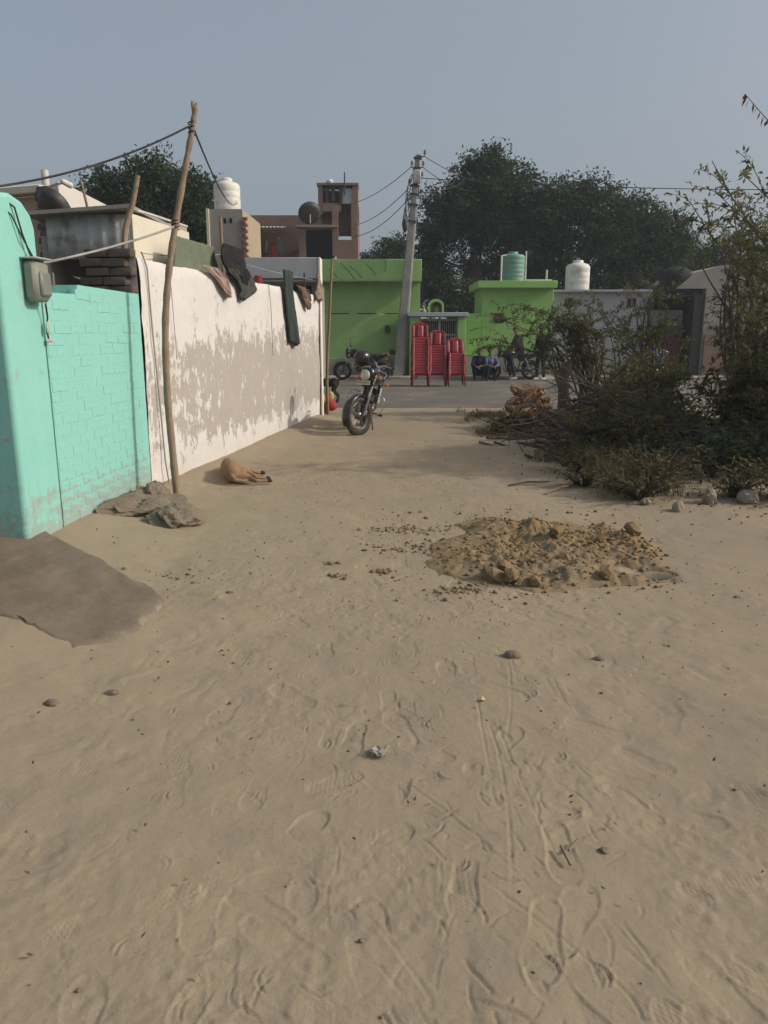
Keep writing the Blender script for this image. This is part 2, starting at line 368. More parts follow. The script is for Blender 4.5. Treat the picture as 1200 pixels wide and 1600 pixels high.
m_cl = {k: cloth(k + '_cloth', *v) for k, v in dict(olive=((.12, .145, .10), (.155, .18, .125)), black=((.018, .019, .02), (.03, .031, .033)), char=((.05, .052, .05), (.075, .075, .07)),
    mauve=((.36, .27, .24), (.26, .19, .175)), green=((.035, .05, .045), (.05, .065, .058)), brown=((.19, .13, .10), (.13, .09, .07)), red=((.38, .03, .025), (.30, .025, .02)),
    blue=((.08, .10, .155), (.11, .13, .19)), navy=((.02, .025, .04), (.03, .035, .055)), grey=((.17, .17, .18), (.22, .22, .23)), scrap=((.36, .33, .29), (.27, .245, .21)), stripe=((.33, .26, .18), (.13, .10, .08)), pale=((.5, .5, .5), (.42, .42, .43)),
    yellow=((.50, .46, .17), (.40, .36, .12)), scarlet=((.38, .06, .045), (.30, .045, .04))).items()}
m_skin = M('brown_skin', (.19, .10, .065), (.23, .125, .08), 9, .55, .05, 60)
m_hair = M('black_hair', (.012, .010, .009), (.022, .018, .016), 30, .5, .3, 90)
m_furb = M('tan_fur', (.235, .138, .078), (.285, .175, .10), 6, .9, .5, 120, .02, dirt=(.35, .25, .16), dscale=3.2)
m_furk = M('black_fur', (.018, .017, .016), (.03, .028, .026), 6, .8, .5, 140, .006)
m_rock = M('pale_stone', (.29, .25, .185), (.22, .19, .145), 5, .9, .5, 25, .02, rnd_off=True)
m_mudrock = M('dried_mud_lump', (.15, .12, .09), (.235, .19, .14), 5, .95, .8, 22, .03, dirt=(.17, .135, .10))
m_clod = M('soil_clod', (.235, .165, .086), (.18, .127, .068), 6, .95, .6, 30, .02, rnd_off=True)
m_leafA = leafmat('neem_leaf', [(0, (.020, .036, .016)), (.5, (.036, .060, .024)), (1, (.066, .096, .036))])
m_leafB = leafmat('acacia_leaf', [(0, (.07, .085, .036)), (.5, (.125, .138, .056)), (.8, (.19, .18, .078)), (1, (.26, .19, .085))], trans=.5)
m_leafC = leafmat('dry_leaf', [(0, (.18, .09, .04)), (.5, (.33, .18, .075)), (1, (.46, .29, .13))], .8, .2)
m_leafD = leafmat('weed_leaf', [(0, (.022, .042, .016)), (.6, (.042, .075, .026)), (1, (.07, .11, .04))], .5, .25)
m_grass = leafmat('wild_grass', [(0, (.045, .055, .022)), (.5, (.095, .095, .040)), (.8, (.17, .13, .06)), (1, (.25, .18, .09))], .8, .3)
m_rust = leafmat('rusty_dry_leaf', [(0, (.09, .045, .035)), (1, (.17, .085, .06))], .7, .3)
m_straw = leafmat('straw_grass', [(0, (.10, .085, .04)), (.5, (.20, .155, .075)), (1, (.33, .25, .13))], .8, .35)
# ------------------------------------------------------------------ ground
def wall_x(y): return np.where(y < 7.27, -2.42 + (y - 5.07) * .0864, -2.23 + (y - 7.27) * .1511)
def base_h(x, y):
    x = np.asarray(x, float); y = np.asarray(y, float)
    h = .020 * fbm(x * .55, y * .55, 3, 3) + .005 * fbm(x * 1.9, y * 1.9, 3, 9)
    d = x - wall_x(y)
    h = h + .075 * np.exp(-(np.clip(d, -.3, 9) / .34) ** 2) * sstep(5.2, 6.2, y) * (1 - sstep(13.9, 14.6, y))
    h = h + .105 * np.clip(-1.42 - x, 0, 2.4) * sstep(2.2, 3.5, y) * (1 - sstep(5.3, 6.6, y)) + .05 * sstep(2.3, 3.6, x) * sstep(5.5, 8, y) * (1 - sstep(12.5, 14.5, y)) * (.6 + .4 * vnoise(x * 1.3, y * 1.3, 5))
    h = h - .13 * np.exp(-((x - 1.72) / .12) ** 2 - ((y - 4.80) / .085) ** 2)
    fade = (1 - sstep(14.8, 15.9, y)) * sstep(-3, 0, y) * (1 - sstep(10, 16, np.abs(x)))
    return h * fade - .03 * sstep(16.2, 16.6, y) * (1 - sstep(27.3, 27.6, y))
def gz(x, y): return float(base_h(x, y))
def axis(segs):
    out = [segs[0][0]]
    for a, b, st in segs:
        n = max(1, int(round((b - a) / st))); out += list(a + (b - a) * np.arange(1, n + 1) / n)
    return np.array(out)
xs = axis([(-400, -60, 85), (-60, -12, 6), (-12, -4, .5), (-4, -2.3, .045), (-2.3, -1.3, .018), (-1.3, -.9, .009), (-.9, .9, .0055), (.9, 1.3, .009), (1.3, 2.3, .018), (2.3, 4, .045), (4, 12, .4), (12, 60, 6), (60, 400, 85)])
yy = [.8]
while yy[-1] < 15.5: yy.append(yy[-1] + max(.0045, .0036 * yy[-1] if yy[-1] < 5 else .0052 * yy[-1]))
ys = np.concatenate([axis([(-60, -6, 9), (-6, .8, .4)])[:-1], np.array(yy), axis([(yy[-1] + .1, 17, .12), (17, 60, 1.5), (60, 120, 15), (120, 900, 130)])])
GX, GY = np.meshgrid(xs, ys, indexing='ij')
Z = base_h(GX, GY)
near = sstep(.6, 1.0, GY) * (1 - sstep(10, 14, GY)) * (1 - sstep(3, 4, np.abs(GX)))
Z += near * (.0024 * fbm(GX * 7, GY * 7, 3, 21) + .0017 * fbm(GX * 30, GY * 30, 3, 33) * (.35 + .9 * sstep(-.2, .5, vnoise(GX * 2.1, GY * 2.1, 40))))
Z -= near * .0006 * np.abs(vnoise(GX * 5 + 3 * vnoise(GX * 3, GY * 3, 44), GY * 5, 41)) ** 3 * 4
tr_ = sstep(-.15, .45, fbm(GX * 1.1, GY * 1.1, 3, 71)); Z += near * tr_ * .0038 * (np.abs(vnoise(GX * 13 + 1.5 * vnoise(GX * 6, GY * 6, 72), GY * 11, 73)) - .3)
T = np.zeros_like(Z)
rg = np.random.default_rng(12)
def window(cx, cy, r):
    i0, i1 = np.searchsorted(xs, [cx - r, cx + r]); j0, j1 = np.searchsorted(ys, [cy - r, cy + r])
    return slice(i0, i1), slice(j0, j1)
def footprint(cx, cy, ang, depth, rim, tread, size=1.0, part=0.0):
    w_ = window(cx, cy, .24); X = GX[w_] - cx; Y = GY[w_] - cy
    if X.size == 0: return
    u = (X * math.cos(ang) + Y * math.sin(ang)) / size; v = (-X * math.sin(ang) + Y * math.cos(ang)) / size
    wd = .036 + .013 * np.exp(-((u - .065) / .055) ** 2) + .004 * np.exp(-((u + .1) / .05) ** 2)
    s_ = np.sqrt((np.abs(v) / wd) ** 2.6 + (np.abs(u) / .142) ** 6 + 1e-9) ** (1 / 1.5)
    keep = sstep(-.5 + part, .1 + part, vnoise(X * 9 + cx * 31, Y * 9 + cy * 17, 5))
    ins = 1 - sstep(.95, 1.05, s_)
    Z[w_] += (-depth * ins + rim * np.exp(-((s_ - 1.10) / .07) ** 2)) * keep
    T[w_] = np.maximum(T[w_], ins * tread * keep)
def groove(p, q, depth, wid, bend=0.0, rim=.5):
    p = np.array(p); q = np.array(q); L = np.linalg.norm(q - p); c = (p + q) / 2
    w_ = window(c[0], c[1], L / 2 + abs(bend) + .08); X = GX[w_] - p[0]; Y = GY[w_] - p[1]
    if X.size == 0: return
    d = (q - p) / L; t = (X * d[0] + Y * d[1]) / L; v = -X * d[1] + Y * d[0] - bend * (1 - (2 * np.clip(t, 0, 1) - 1) ** 2)
    v = v + .002 * vnoise(t * L * 30 + c[0] * 9, t * 0 + c[1] * 7, 3)
    m = sstep(0, .15, t) * (1 - sstep(.8, 1, t)) * (.55 + .45 * vnoise(t * L * 14, t * 0 + c[0] * 5, 8))
    Z[w_] += m * (-depth * np.exp(-(v / wid) ** 2) + rim * depth * np.exp(-((np.abs(v) - wid * 1.8) / wid) ** 2))
for i in range(520):
    cy = 1.1 + 8.2 * rg.random() ** 1.25; cx = rg.uniform(-.62, .62) * (cy + .5)
    if cx < -1.3 and cy > 3.2 and cy < 5.6: continue
    a = rg.choice([1.57, -1.57, 1.9, -1.2, .6, 2.6]) + rg.normal(0, .35)
    wgt = 1.0 if cx > -.5 else .55
    footprint(cx, cy, a, rg.uniform(.0013, .0043) * wgt, rg.uniform(.0006, .0020) * wgt, rg.choice([0, 0, 0, .5, 1]) * rg.uniform(.3, .8), rg.uniform(.82, 1.05), rg.uniform(-.1, .45))
for i in range(1500):
    cy = 1.1 + 6.5 * rg.random() ** 1.3; cx = rg.uniform(-.6, .62) * (cy + .5)
    if cx < -1.2 and cy > 3.1: continue
    L = rg.uniform(.02, .15) * (1.6 if rg.random() < .12 else 1); a = rg.choice([1.9, 2.25, 1.5, .7]) + rg.normal(0, .35)
    wgt = 1.0 if cx > -.45 else .5
    groove((cx, cy), (cx + L * math.cos(a), cy + L * math.sin(a)), rg.uniform(.0018, .0054) * wgt, rg.uniform(.0025, .0048), rg.normal(0, .012), rg.uniform(.15, .5))
for i in range(130):   # sharp curved heel marks
    cy = 1.2 + 3.4 * rg.random(); cx = rg.uniform(-.3, .62) * (cy + .4)
    a = rg.uniform(0, 6.28); groove((cx, cy), (cx + .09 * math.cos(a), cy + .09 * math.sin(a)), .0068, .0042, rg.choice([-1, 1]) * rg.uniform(.02, .035), .9)
for (p, q, b) in [((.42, 2.9), (.34, 1.75), .03), ((.46, 2.9), (.52, 1.9), -.02), ((.40, 3.1), (.37, 2.3), 0), ((.62, 1.72), (.68, 1.5), 0), ((.05, 2.4), (.42, 1.8), .02), ((.6, 3.6), (.45, 2.6), .03), ((.25, 1.9), (.62, 1.42), .01), ((-.05, 1.75), (.12, 1.45), .01)]:
    groove(p, q, .0035, .005, b, .4)
nx, ny = len(xs), len(ys)
idx = np.arange(nx * ny).reshape(nx, ny)
F = np.stack([idx[:-1, :-1], idx[1:, :-1], idx[1:, 1:], idx[:-1, 1:]], -1).reshape(-1, 4)
gme = npmesh('ground', np.stack([GX, GY, Z], -1).reshape(-1, 3), F, m_ground)
at_ = gme.attributes.new('tread', 'FLOAT', 'POINT'); at_.data.foreach_set('value', T.astype(np.float32).ravel())
ground = link('ground', gme, kind='structure')

# concrete ramp rising to the doorway on the left
mb = MB(); A_ = Vector((-1.36, 3.43, -.015)); B_ = Vector((-1.33, 4.42, -.01)); E_ = Vector((-3.6, 4.55, .24)); D_ = Vector((-3.6, 6.3, .24))
def rampf(u, v):
    p = (A_ * (1 - v) + B_ * v) * (1 - u) + (E_ * (1 - v) + D_ * v) * u
    rg_ = .035 * float(fbm(u * 9 + 40, v * 7, 3, 4)); e = min(u, 1 - u, v, 1 - v)
    if u < .03: p.x += .10 * math.sin(v * math.pi) + rg_ * .8
    if v < .05 or v > .95: p.y += rg_ * .8 + .006 * float(fbm(u * 40, v, 2, 9))
    if u < .03: p.y += .012 * float(fbm(v * 14, 2, 3, 9))
    p.x -= .14 * (2 * v - 1) ** 4 * max(0, 1 - u * 4)
    p.z += .034 + .006 * float(fbm(u * 8, v * 5, 4, 6)) - .055 * (1 - math.sqrt(min(1, min(u * 1.3, v, 1 - v) / .035)))
    return p
NU_, NV_ = 110, 80; mb.grid(rampf, NU_, NV_)
rmp = mb.build('concrete_ramp', m_ramp, smooth=180, label='dark damp concrete ramp sloping up to the left below the teal pillar', cat='ramp')
ra = rmp.data.attributes.new('rim', 'FLOAT', 'POINT'); ra.data.foreach_set('value', np.array([max(0, 1 - min(i / NU_ * 26, j / NV_ * 22, (1 - j / NV_) * 22)) for i in range(NU_ + 1) for j in range(NV_ + 1)], np.float32))

# road, kerb, drain
mb = MB(); rx = axis([(-60, -6, 3), (-6, 14, .14), (14, 60, 3)])
top = [(x, 16.28 + .05 * float(fbm(x * 1.5, 0, 4, 2)) + .03 * float(vnoise(x * 9, 1, 3)), .004) for x in rx]
n = len(rx)
mb.add([(x, y - .05, -.03) for x, y, z in top] + top + [(x, y + .25, .012) for x, y, z in top] + [(x, 21, .03) for x in rx] + [(x, 26.7, .012) for x in rx],
       [(k * n + i, k * n + i + 1, (k + 1) * n + i + 1, (k + 1) * n + i) for k in range(4) for i in range(n - 1)])
mb.build('road', m_road, smooth=60, kind='structure')
mb = MB()
for i in range(-14, 34):
    mb.box((i * 1.2 - .6, 26.86, .05), (1.19, .26, .14), bev=.02, jit=.008)
mb.build('kerb', m_kerb, kind='structure')
mb = MB().add([(-60, 26.98, -.012), (60, 26.98, -.012), (60, 27.95, .0), (-60, 27.95, .0)], [(0, 1, 2, 3)])
mb.build('drain', m_mud, kind='structure')

# ------------------------------------------------------------------ teal pillar and teal brick wall
ta = math.atan2(2.2, .19)
pil = thing('teal_pillar_wall', 'smooth teal plastered pillar wall at the left edge carrying the electricity meter', 'wall', (-2.42, 5.07, 0), ta)
mb = MB()
def pillf(profile_z):
    return 0
# rounded top pillar: local x along street (0..0.48), local y away from the street
prof = [(-.02, -.1), (-.02, 2.30), (.03, 2.37), (.20, 2.39), (.34, 2.36), (.43, 2.29), (.475, 2.2), (.48, -.1)]
N_ = 26
def pf(u, v):
    k = u * (len(prof) - 1); i = min(int(k), len(prof) - 2); t = k - i
    x = prof[i][0] * (1 - t) + prof[i + 1][0] * t; z = prof[i][1] * (1 - t) + prof[i + 1][1] * t
    b = .012 * float(fbm(x * 4 + z * 3, v * 5 + z * 2, 3, 8)); return (x, v * .38 + b, z + b)
mb.prism([(x + .004 * float(vnoise(x * 30, z * 30, 4)), z) for x, z in prof], 0, .38)
ob = mb.build('pillar', m_teal, pil, 30)
bv = ob.modifiers.new('bevel', 'BEVEL'); bv.width = .03; bv.segments = 3
mb = MB().box((.10, 1.25, 1.13), (.22, 1.75, 2.46), bev=.02)
mb.build('side_wall', m_teal, pil, 30)
tw = thing('teal_brick_wall', 'low teal painted brick wall between the smooth pillar and the white wall', 'wall', (-2.42, 5.07, 0), ta)
mb = MB(); mb.prism([(.485, -.1), (2.20, -.1), (2.20, 1.86), (1.02, 1.87), (1.0, 1.80), (.485, 1.79)], .0056, .22)
mb.build('wall_core', m_teal, tw, 30)
bmeshes = []
for k in range(5):
    rgk = random.Random(50 + k); b = MB()
    L, Hh = .226, .074
    out = [(-L / 2, -Hh / 2), (L / 2, -Hh / 2), (L / 2, Hh / 2), (-L / 2, Hh / 2)]
    out = [(x + rgk.uniform(-.006, .006), z + rgk.uniform(-.005, .005)) for x, z in out]
    f0 = [(x * .975, .0035, z * .955) for x, z in out]; f1 = [(x, .007, z) for x, z in out]; f2 = [(x, .06, z) for x, z in out]
    b.add(f0 + f1 + f2, [(0, 1, 2, 3)] + [(i, i + 4, (i + 1) % 4 + 4, (i + 1) % 4) for i in range(4)] + [(i + 4, i + 8, (i + 1) % 4 + 8, (i + 1) % 4 + 4) for i in range(4)])
    bmeshes.append(b.mesh('brick', m_teal, 50))
    hb = MB(); hb.m = Matrix.Diagonal((.48, 1, 1, 1)); hb.add([Vector(p) for p in b.v], b.f); bmeshes.append(hb.mesh('half_brick', m_teal, 50))
rb = random.Random(3)
for c in range(23):
    z = -.02 + c * .0825; x = .49 + (.06 if c % 2 else .118)
    if c % 2: spans = [(.545, True)] + [(.545 + .062 + .118 + i * .238, False) for i in range(7)]
    else: spans = [(.607 + i * .238, False) for i in range(7)]
    for (sx, half) in spans:
        if sx + (.05 if half else .112) > 2.205:
            if sx - .118 > 2.1: continue
            sx -= .06; half = True
        if c == 22 and sx < 1.05: continue
        o = link('brick', bmeshes[2 * rb.randrange(5) + (1 if half else 0)], tw)
        o.location = (sx + rb.uniform(-.004, .004), rb.uniform(-.0022, .0022), z + rb.uniform(-.004, .004)); o.rotation_euler = (rb.uniform(-.007, .007), rb.uniform(-.02, .02), rb.uniform(-.012, .012))

mt = thing('electric_meter', 'dusty grey electricity meter box fixed high on the teal pillar', 'meter', (-2.42, 5.07, 0), ta)
mb = MB(); mb.box((.33, -.05, 1.85), (.19, .105, .27), bev=.03)
mb.build('box', M('meter_grey', (.20, .22, .185), (.26, .27, .22), 6, .6, .2, 30), mt)
mb = MB(); mb.box((.33, -.108, 1.83), (.13, .028, .16), bev=.012); mb.build('cover', M('meter_cover', (.16, .18, .155), (.20, .21, .18), 6, .4, .1, 30), mt)
mb = MB(); mb.box((.33, -.06, 1.995), (.205, .125, .012), bev=.005); mb.build('hood', m_tin, mt)
mb = MB(); mb.tube([(.40, -.06, 1.71), (.43, -.05, 1.62), (.44, -.03, 1.52), (.46, -.03, 1.46)], .006, 6); mb.build('cable', m_wire, mt); mb = MB(); mb.tube([(.33, -.03, 2.0), (.26, -.02, 2.15), (.20, -.02, 2.3), (.1, .1, 2.42)], .006, 6); mb.build('cable', m_wire, mt); mb = MB()
mb.tube([(.36, -.03, 2.0), (.24, -.03, 2.12), (.17, -.01, 2.25), (.03, .1, 2.40)], .005, 6); mb.build('cable', m_wire, mt)
mb = MB(); mb.box((.435, -.045, 1.555), (.03, .02, .08), bev=.008, jit=.006); mb.build('tape', m_pvc, mt); mb = MB(); mb.box((.465, -.03, 1.455), (.06, .02, .03), bev=.008, jit=.008); mb.build('tape', m_pvc, mt)

# ------------------------------------------------------------------ white wall
wa = math.atan2(7.08, 1.07); WL = 7.16
ww = thing('white_wall', 'long whitewashed wall with peeling paint running back along the lane', 'wall', (-2.23, 7.27, 0), wa)
WM = Matrix.Translation((-2.23, 7.27, 0)) @ Matrix.Rotation(wa, 4, 'Z')
def wtop(x): return 2.185 + .008 * float(fbm(x * 1.7, 3.3, 4, 5)) - (.06 if x < .28 else 0) * 0
mb = MB(); nxw, nzw = 150, 44
def wf(u, v):
    x = u * WL; z = -.1 + v * (wtop(x) + .1); b = .014 * float(fbm(x * 1.2, z * 1.2, 4, 12)) + .004 * float(fbm(x * 9, z * 9, 2, 14))
    return (x, b + .02 * max(0, v - .97) / .03, z)
mb.grid(wf, nxw, nzw)
for i in range(nxw):        # coping and back
    pass
xs_ = [i / nxw * WL for i in range(nxw + 1)]
mb.add([(x, .018 + .014 * 0, wtop(x) - .001) for x in xs_] + [(x, .12, wtop(x) + .012) for x in xs_] + [(x, .23, wtop(x)) for x in xs_] + [(x, .23, -.1) for x in xs_],
       [(k * (nxw + 1) + i, k * (nxw + 1) + i + 1, (k + 1) * (nxw + 1) + i + 1, (k + 1) * (nxw + 1) + i) for k in range(3) for i in range(nxw)])
mb.add([(WL, -.012, -.1), (WL, .23, -.1), (WL, .23, wtop(WL)), (WL, -.005, wtop(WL))], [(0, 1, 2, 3)])
mb.add([(0, 0, -.1), (0, .23, -.1), (0, .23, wtop(0)), (0, .01, wtop(0))], [(3, 2, 1, 0)])
mb.build('plaster', m_peel, ww, 60)
mb = MB(); mb.box((WL - .055, -.03, 1.05), (.11, .03, 2.3), bev=.008); mb.build('end_pilaster', m_white, ww)
bk = MB().box((0, 0, 0), (.115, .215, .072), bev=.008, jit=.004).mesh('brick', m_brick, 40)
for c in range(5):
    for j in range(2):
        o = link('brick', bk, ww); o.location = (-.061 + rb.uniform(-.006, .006), .115 + j * .225 + (.05 if c % 2 else 0) + rb.uniform(-.01, .01), 1.89 + c * .08); o.rotation_euler = (0, 0, rb.uniform(-.04, .04))
def onwall(s, z, off=0.0): return WM @ Vector((s, -off, z))
def cable(name, pts, r, m, label, cat='cable', n=6, group=None): return MB().tube(pts, r, n).build(name, m, label=label, cat=cat, smooth=60, group=group)
cable('wall_line', [onwall(.10, 2.24, .0), onwall(.13, 2.1, .03), onwall(.16, 1.5, .03), onwall(.21, .8, .035), onwall(.24, .3, .035), onwall(.27, .04, .05)], .008, m_rope, 'grey line running down the near end of the white wall')  # thin grey tube from the wall top down to its foot
cable('thin_wall_cable', [onwall(.62, 2.2, .01), onwall(.64, 1.95, .03), onwall(.66, 1.6, .03), onwall(.68, 1.25, .03)], .004, m_rope, 'thin short cable hanging on the white wall right of the crooked pole')
cable('far_wall_cable', [onwall(4.0, 2.2, .01), onwall(4.02, 1.9, .03), onwall(4.03, 1.5, .03), onwall(4.05, 1.2, .03)], .005, m_rope, 'thin cable down the white wall left of the hanging trousers')

# crooked wooden pole and wires
pp = [(-1.90, 6.89, -.15), (-1.895, 6.89, .02), (-1.915, 6.9, .5), (-1.935, 6.92, 1.0), (-1.925, 6.95, 1.55), (-1.89, 6.97, 1.9), (-1.84, 6.98, 2.2), (-1.77, 7.0, 2.53), (-1.69, 7.02, 2.88), (-1.63, 7.03, 3.13), (-1.60, 7.03, 3.26), (-1.58, 7.03, 3.36)]
def smooth_path(pts, k=5):
    P_ = [Vector(p) for p in pts]; out = []
    for i in range(len(P_) - 1):
        a = P_[max(i - 1, 0)]; b = P_[i]; c = P_[i + 1]; d = P_[min(i + 2, len(P_) - 1)]
        for j in range(k):
            t = j / k; out.append(.5 * ((2 * b) + (c - a) * t + (2 * a - 5 * b + 4 * c - d) * t * t + (3 * b - a - 3 * c + d) * t ** 3))
    return out + [P_[-1]]
sp = smooth_path(pp); rr = [.036 - .013 * i / len(sp) + .002 * math.sin(i * 1.9) + .0015 * math.sin(i * 4.3) for i in range(len(sp))]
wp = thing('crooked_pole', 'tall crooked wooden pole leaning in front of the white wall carrying wires', 'pole', (-1.905, 6.89, 0)); I_ = Matrix.Translation((1.905, -6.89, 0))
mb = MB(); mb.m = I_; mb.tube(sp, rr, 10); mb.build('pole', m_wood, wp)
mb = MB(); mb.m = I_; mb.tube([(-1.59, 7.03, 3.30), (-1.597, 7.02, 3.36), (-1.60, 7.01, 3.40)], [.020, .016, .010], 7); mb.tube([(-1.585, 7.03, 3.33), (-1.57, 7.04, 3.39)], [.020, .012], 7); mb.build('fork', m_wood, wp)
mb = MB(); mb.m = I_; mb.tube([Vector((-1.62, 7.03, 3.14)) + Vector((.028 * math.cos(a * .7), .028 * math.sin(a * .7), a * .004)) for a in range(30)], .006, 5); mb.build('binding', m_wire, wp); mb = MB(); mb.m = I_; mb.tube([Vector((-1.795, 6.99, 2.38)) + Vector((.033 * math.cos(a * .7), .033 * math.sin(a * .7), a * .003)) for a in range(30)], .005, 5); mb.build('binding', m_wire, wp)
def sag(p, q, s, n=14):
    p = Vector(p); q = Vector(q); return [p.lerp(q, i / n) - Vector((0, 0, s * 4 * (i / n) * (1 - i / n))) for i in range(n + 1)]
cable('overhead_wire', sag((-1.64, 7.0, 3.20), (-3.0, 5.5, 2.43), .10), .008, m_wire, 'black overhead wire from the crooked pole to the left edge', 'wire')
cable('overhead_wire', sag((-1.61, 7.05, 3.20), (-4.0, 22.2, 4.98), .25), .009, m_wire, 'black overhead wire from the crooked pole towards the white water tank', 'wire')
cable('supply_cable', sag((-1.80, 6.96, 2.40), (-2.34, 5.52, 1.98), .02), .009, m_rope, 'pale cable from the crooked pole down to the electricity meter', 'cable')
# ------------------------------------------------------------------ things behind the walls on the left
def house(name, label, loc, rz=0, cat='house', group=None): return thing(name, label, cat, loc, rz, group)
sh = house('tin_shed', 'low tin sheet shed with a thin roof slab behind the teal wall', (-2.5, 8.0, 0), 0, 'shed')
for i in range(6):
    mb = MB(); x0 = -.82 + i * .135
    mb.grid(lambda u, v: (x0 + u * .14, -.012 - .006 * math.cos(u * 2 * math.pi) - .002 * i, 2.23 + v * .42), 16, 2)
    solid(mb.build('sheet', m_tin, sh, 180), .002)
mb = MB(); mb.prism([(-.98, 2.62), (.06, 2.69), (.06, 2.725), (-.98, 2.655)], -.16, 1.6); mb.build('roof_slab', m_cement, sh)
mb = MB(); mb.m = Matrix.Rotation(-.15, 4, 'Z'); mb.box((-.02, .72, 1.3), (.10, 1.42, 2.72), bev=.01, jit=.004); mb.build('side_wall', m_cream, sh)
mb = MB(); mb.box((-.45, 1.3, 1.25), (.9, .1, 2.5)); mb.box((-.86, .66, 1.2), (.06, 1.3, 2.5)); mb.build('back_wall', m_cement, sh)
mb = MB(); mb.tube([(-.02, -.14, 2.7), (.1, .3, 2.70), (.22, 1.4, 2.72)], .014, 6); mb.build('roof_edge_pipe', m_pvc, sh)
post = smooth_path([(-2.46, 7.62, 1.7), (-2.455, 7.63, 2.1), (-2.44, 7.65, 2.45), (-2.36, 7.68, 2.7), (-2.30, 7.7, 2.95)])
mb = MB().tube(post, [.036 - .0007 * i for i in range(len(post))], 9); mb.tube([(-2.47, 7.6, .0), (-2.46, 7.62, 1.72)], .04, 9)
mb.build('wooden_post', m_wood, label='bent grey wooden post rising between the shed and the white wall', cat='post')
cable('thin_stick', smooth_path([(-3.0, 8.3, 2.6), (-3.02, 8.3, 2.8), (-3.06, 8.3, 3.02)]), [.014] * 10 + [.009], m_wood, 'thin dry stick standing on the shed roof', 'stick')

def dish(name, label, loc, rx, rz, rad=.38):
    t = thing(name, label, 'satellite dish', loc, rz); mb = MB()
    m = Matrix.Translation((0, 0, .35)) @ Matrix.Rotation(rx, 4, 'X')
    mb.lathe([(.001, 0), (rad * .35, .012), (rad * .7, .055), (rad, .12)], 22, m)
    solid(mb.build('reflector', m_iron, t, 180), .012)
    mb = MB(); mb.tube([m @ Vector((0, -rad * .95, .12)), m @ Vector((0, -.08, .42))], .012, 6); mb.build('arm', m_iron, t)
    mb = MB(); mb.cap(m @ Vector((0, -.1, .40)), m @ Vector((0, -.02, .46)), .03, .035); mb.build('receiver', m_pvc, t)
    mb = MB(); mb.tube([(0, .02, 0), (0, .02, .30), m @ Vector((0, 0, 0))], .02, 7); mb.build('mast', m_pvc, t)
    return t
th = house('tan_house', 'flat roofed tan house with a white side wall at the far left', (-3.93, 9.6, 0), -.35)
mb = MB(); mb.box((-2.2, 1.5, 1.5), (4.2, 2.9, 3.2)); mb.build('wall', m_tan, th)
mb = MB(); mb.box((-2.2, .02, 3.16), (4.3, .2, .09), bev=.01); mb.build('parapet', m_cream, th)
mb = MB(); mb.prism([(0, 0), (1.0, 0), (1.0, 2.96), (.7, 3.0), (.05, 3.25), (0, 3.25)], -.06, .12)
mb.m = None; wv = mb.build('side_wall', m_white, th); wv.rotation_euler = (0, 0, R(62)); wv.location = (.02, .12, 0)
bq = MB().box((0, 0, 0), (.16, .2, .07), bev=.006, jit=.005).mesh('brick', m_brick, 40)
for c in range(12):
    o = link('brick', bq, th); o.location = (-.04 + (.03 if c % 2 else 0), .0, 2.26 + c * .08)
mb = MB().tube([(-.30, .3, 3.1), (-.30, .3, 3.44)], .045, 10); mb.build('vent_pipe', m_pvc, th)
dish('satellite_dish', 'dark satellite dish behind the tin shed at the far left', (-3.68, 8.95, 2.48), R(-50), R(-25), .20)

# laundry line post and the clothes on the white wall
def hang(name, m, label, s, off, ztop, poly, depth=.03, fold=.018, cat='cloth', seed=0):
    """cloth hung from a line: outline (local x, drop) thickened, with folds"""
    rs = random.Random(seed); mb = MB(); nU, nV = 30, 24
    L = [poly[0][i] for i in range(len(poly[0]))]; Rr = poly[1]
    def edge(pts, v):
        for (v0, x0), (v1, x1) in zip(pts[:-1], pts[1:]):
            if v <= v1: return x0 + (x1 - x0) * (v - v0) / max(1e-6, v1 - v0)
        return pts[-1][1]
    D = L[-1][0]; a = rs.uniform(0, 6)
    def fn(u, v):
        d = v * D; x0 = edge(L, d); x1 = edge(Rr, d); x = x0 + (x1 - x0) * u
        y = -off - abs(fold * float(fbm(u * 3.5 + a * 7, v * 1.6 + a, 3, 77)) * (.35 + v)) - .004 * math.sin(u * 31 + 4 * v); return (s + x, y, ztop - d * (1 + .03 * math.sin(u * 6 + a)))
    mb.grid(fn, nU, nV); o = mb.build(name, m, smooth=180, label=label, cat=cat); o.matrix_world = WM
    return solid(o, depth)
hang('olive_cloth', m_cl['olive'], 'olive green cloth hung above the near half of the white wall', 0, -.10, 2.50, ([(0, 1.12), (.2, 1.05), (.4, 1.0)], [(0, 2.2), (.2, 2.25), (.4, 2.2)]), .012, .03, 'cloth', 1)
hang('mauve_cloth', m_cl['mauve'], 'pinkish striped cloth hanging over the wall below the black garment', 0, .035, 2.24, ([(0, 1.45), (.1, 1.8), (.3, 2.16)], [(0, 1.95), (.1, 2.2), (.3, 2.34)]), .012, .04, 'cloth', 2)
hang('black_cloth', m_cl['black'], 'black garment hung above the top of the white wall', 0, .02, 2.54, ([(0, 2.2), (.15, 2.0), (.24, 2.1), (.42, 2.5)], [(0, 2.85), (.15, 2.95), (.3, 3.0), (.42, 2.95)]), .02, .05, 'garment', 3)
hang('charcoal_cloth', m_cl['char'], 'charcoal garment hanging down the wall just below the black one', 0, .04, 2.27, ([(0, 2.15), (.12, 2.5), (.2, 2.62), (.34, 2.66)], [(0, 3.05), (.1, 3.25), (.18, 3.3), (.34, 2.74)]), .02, .04, 'garment', 4)
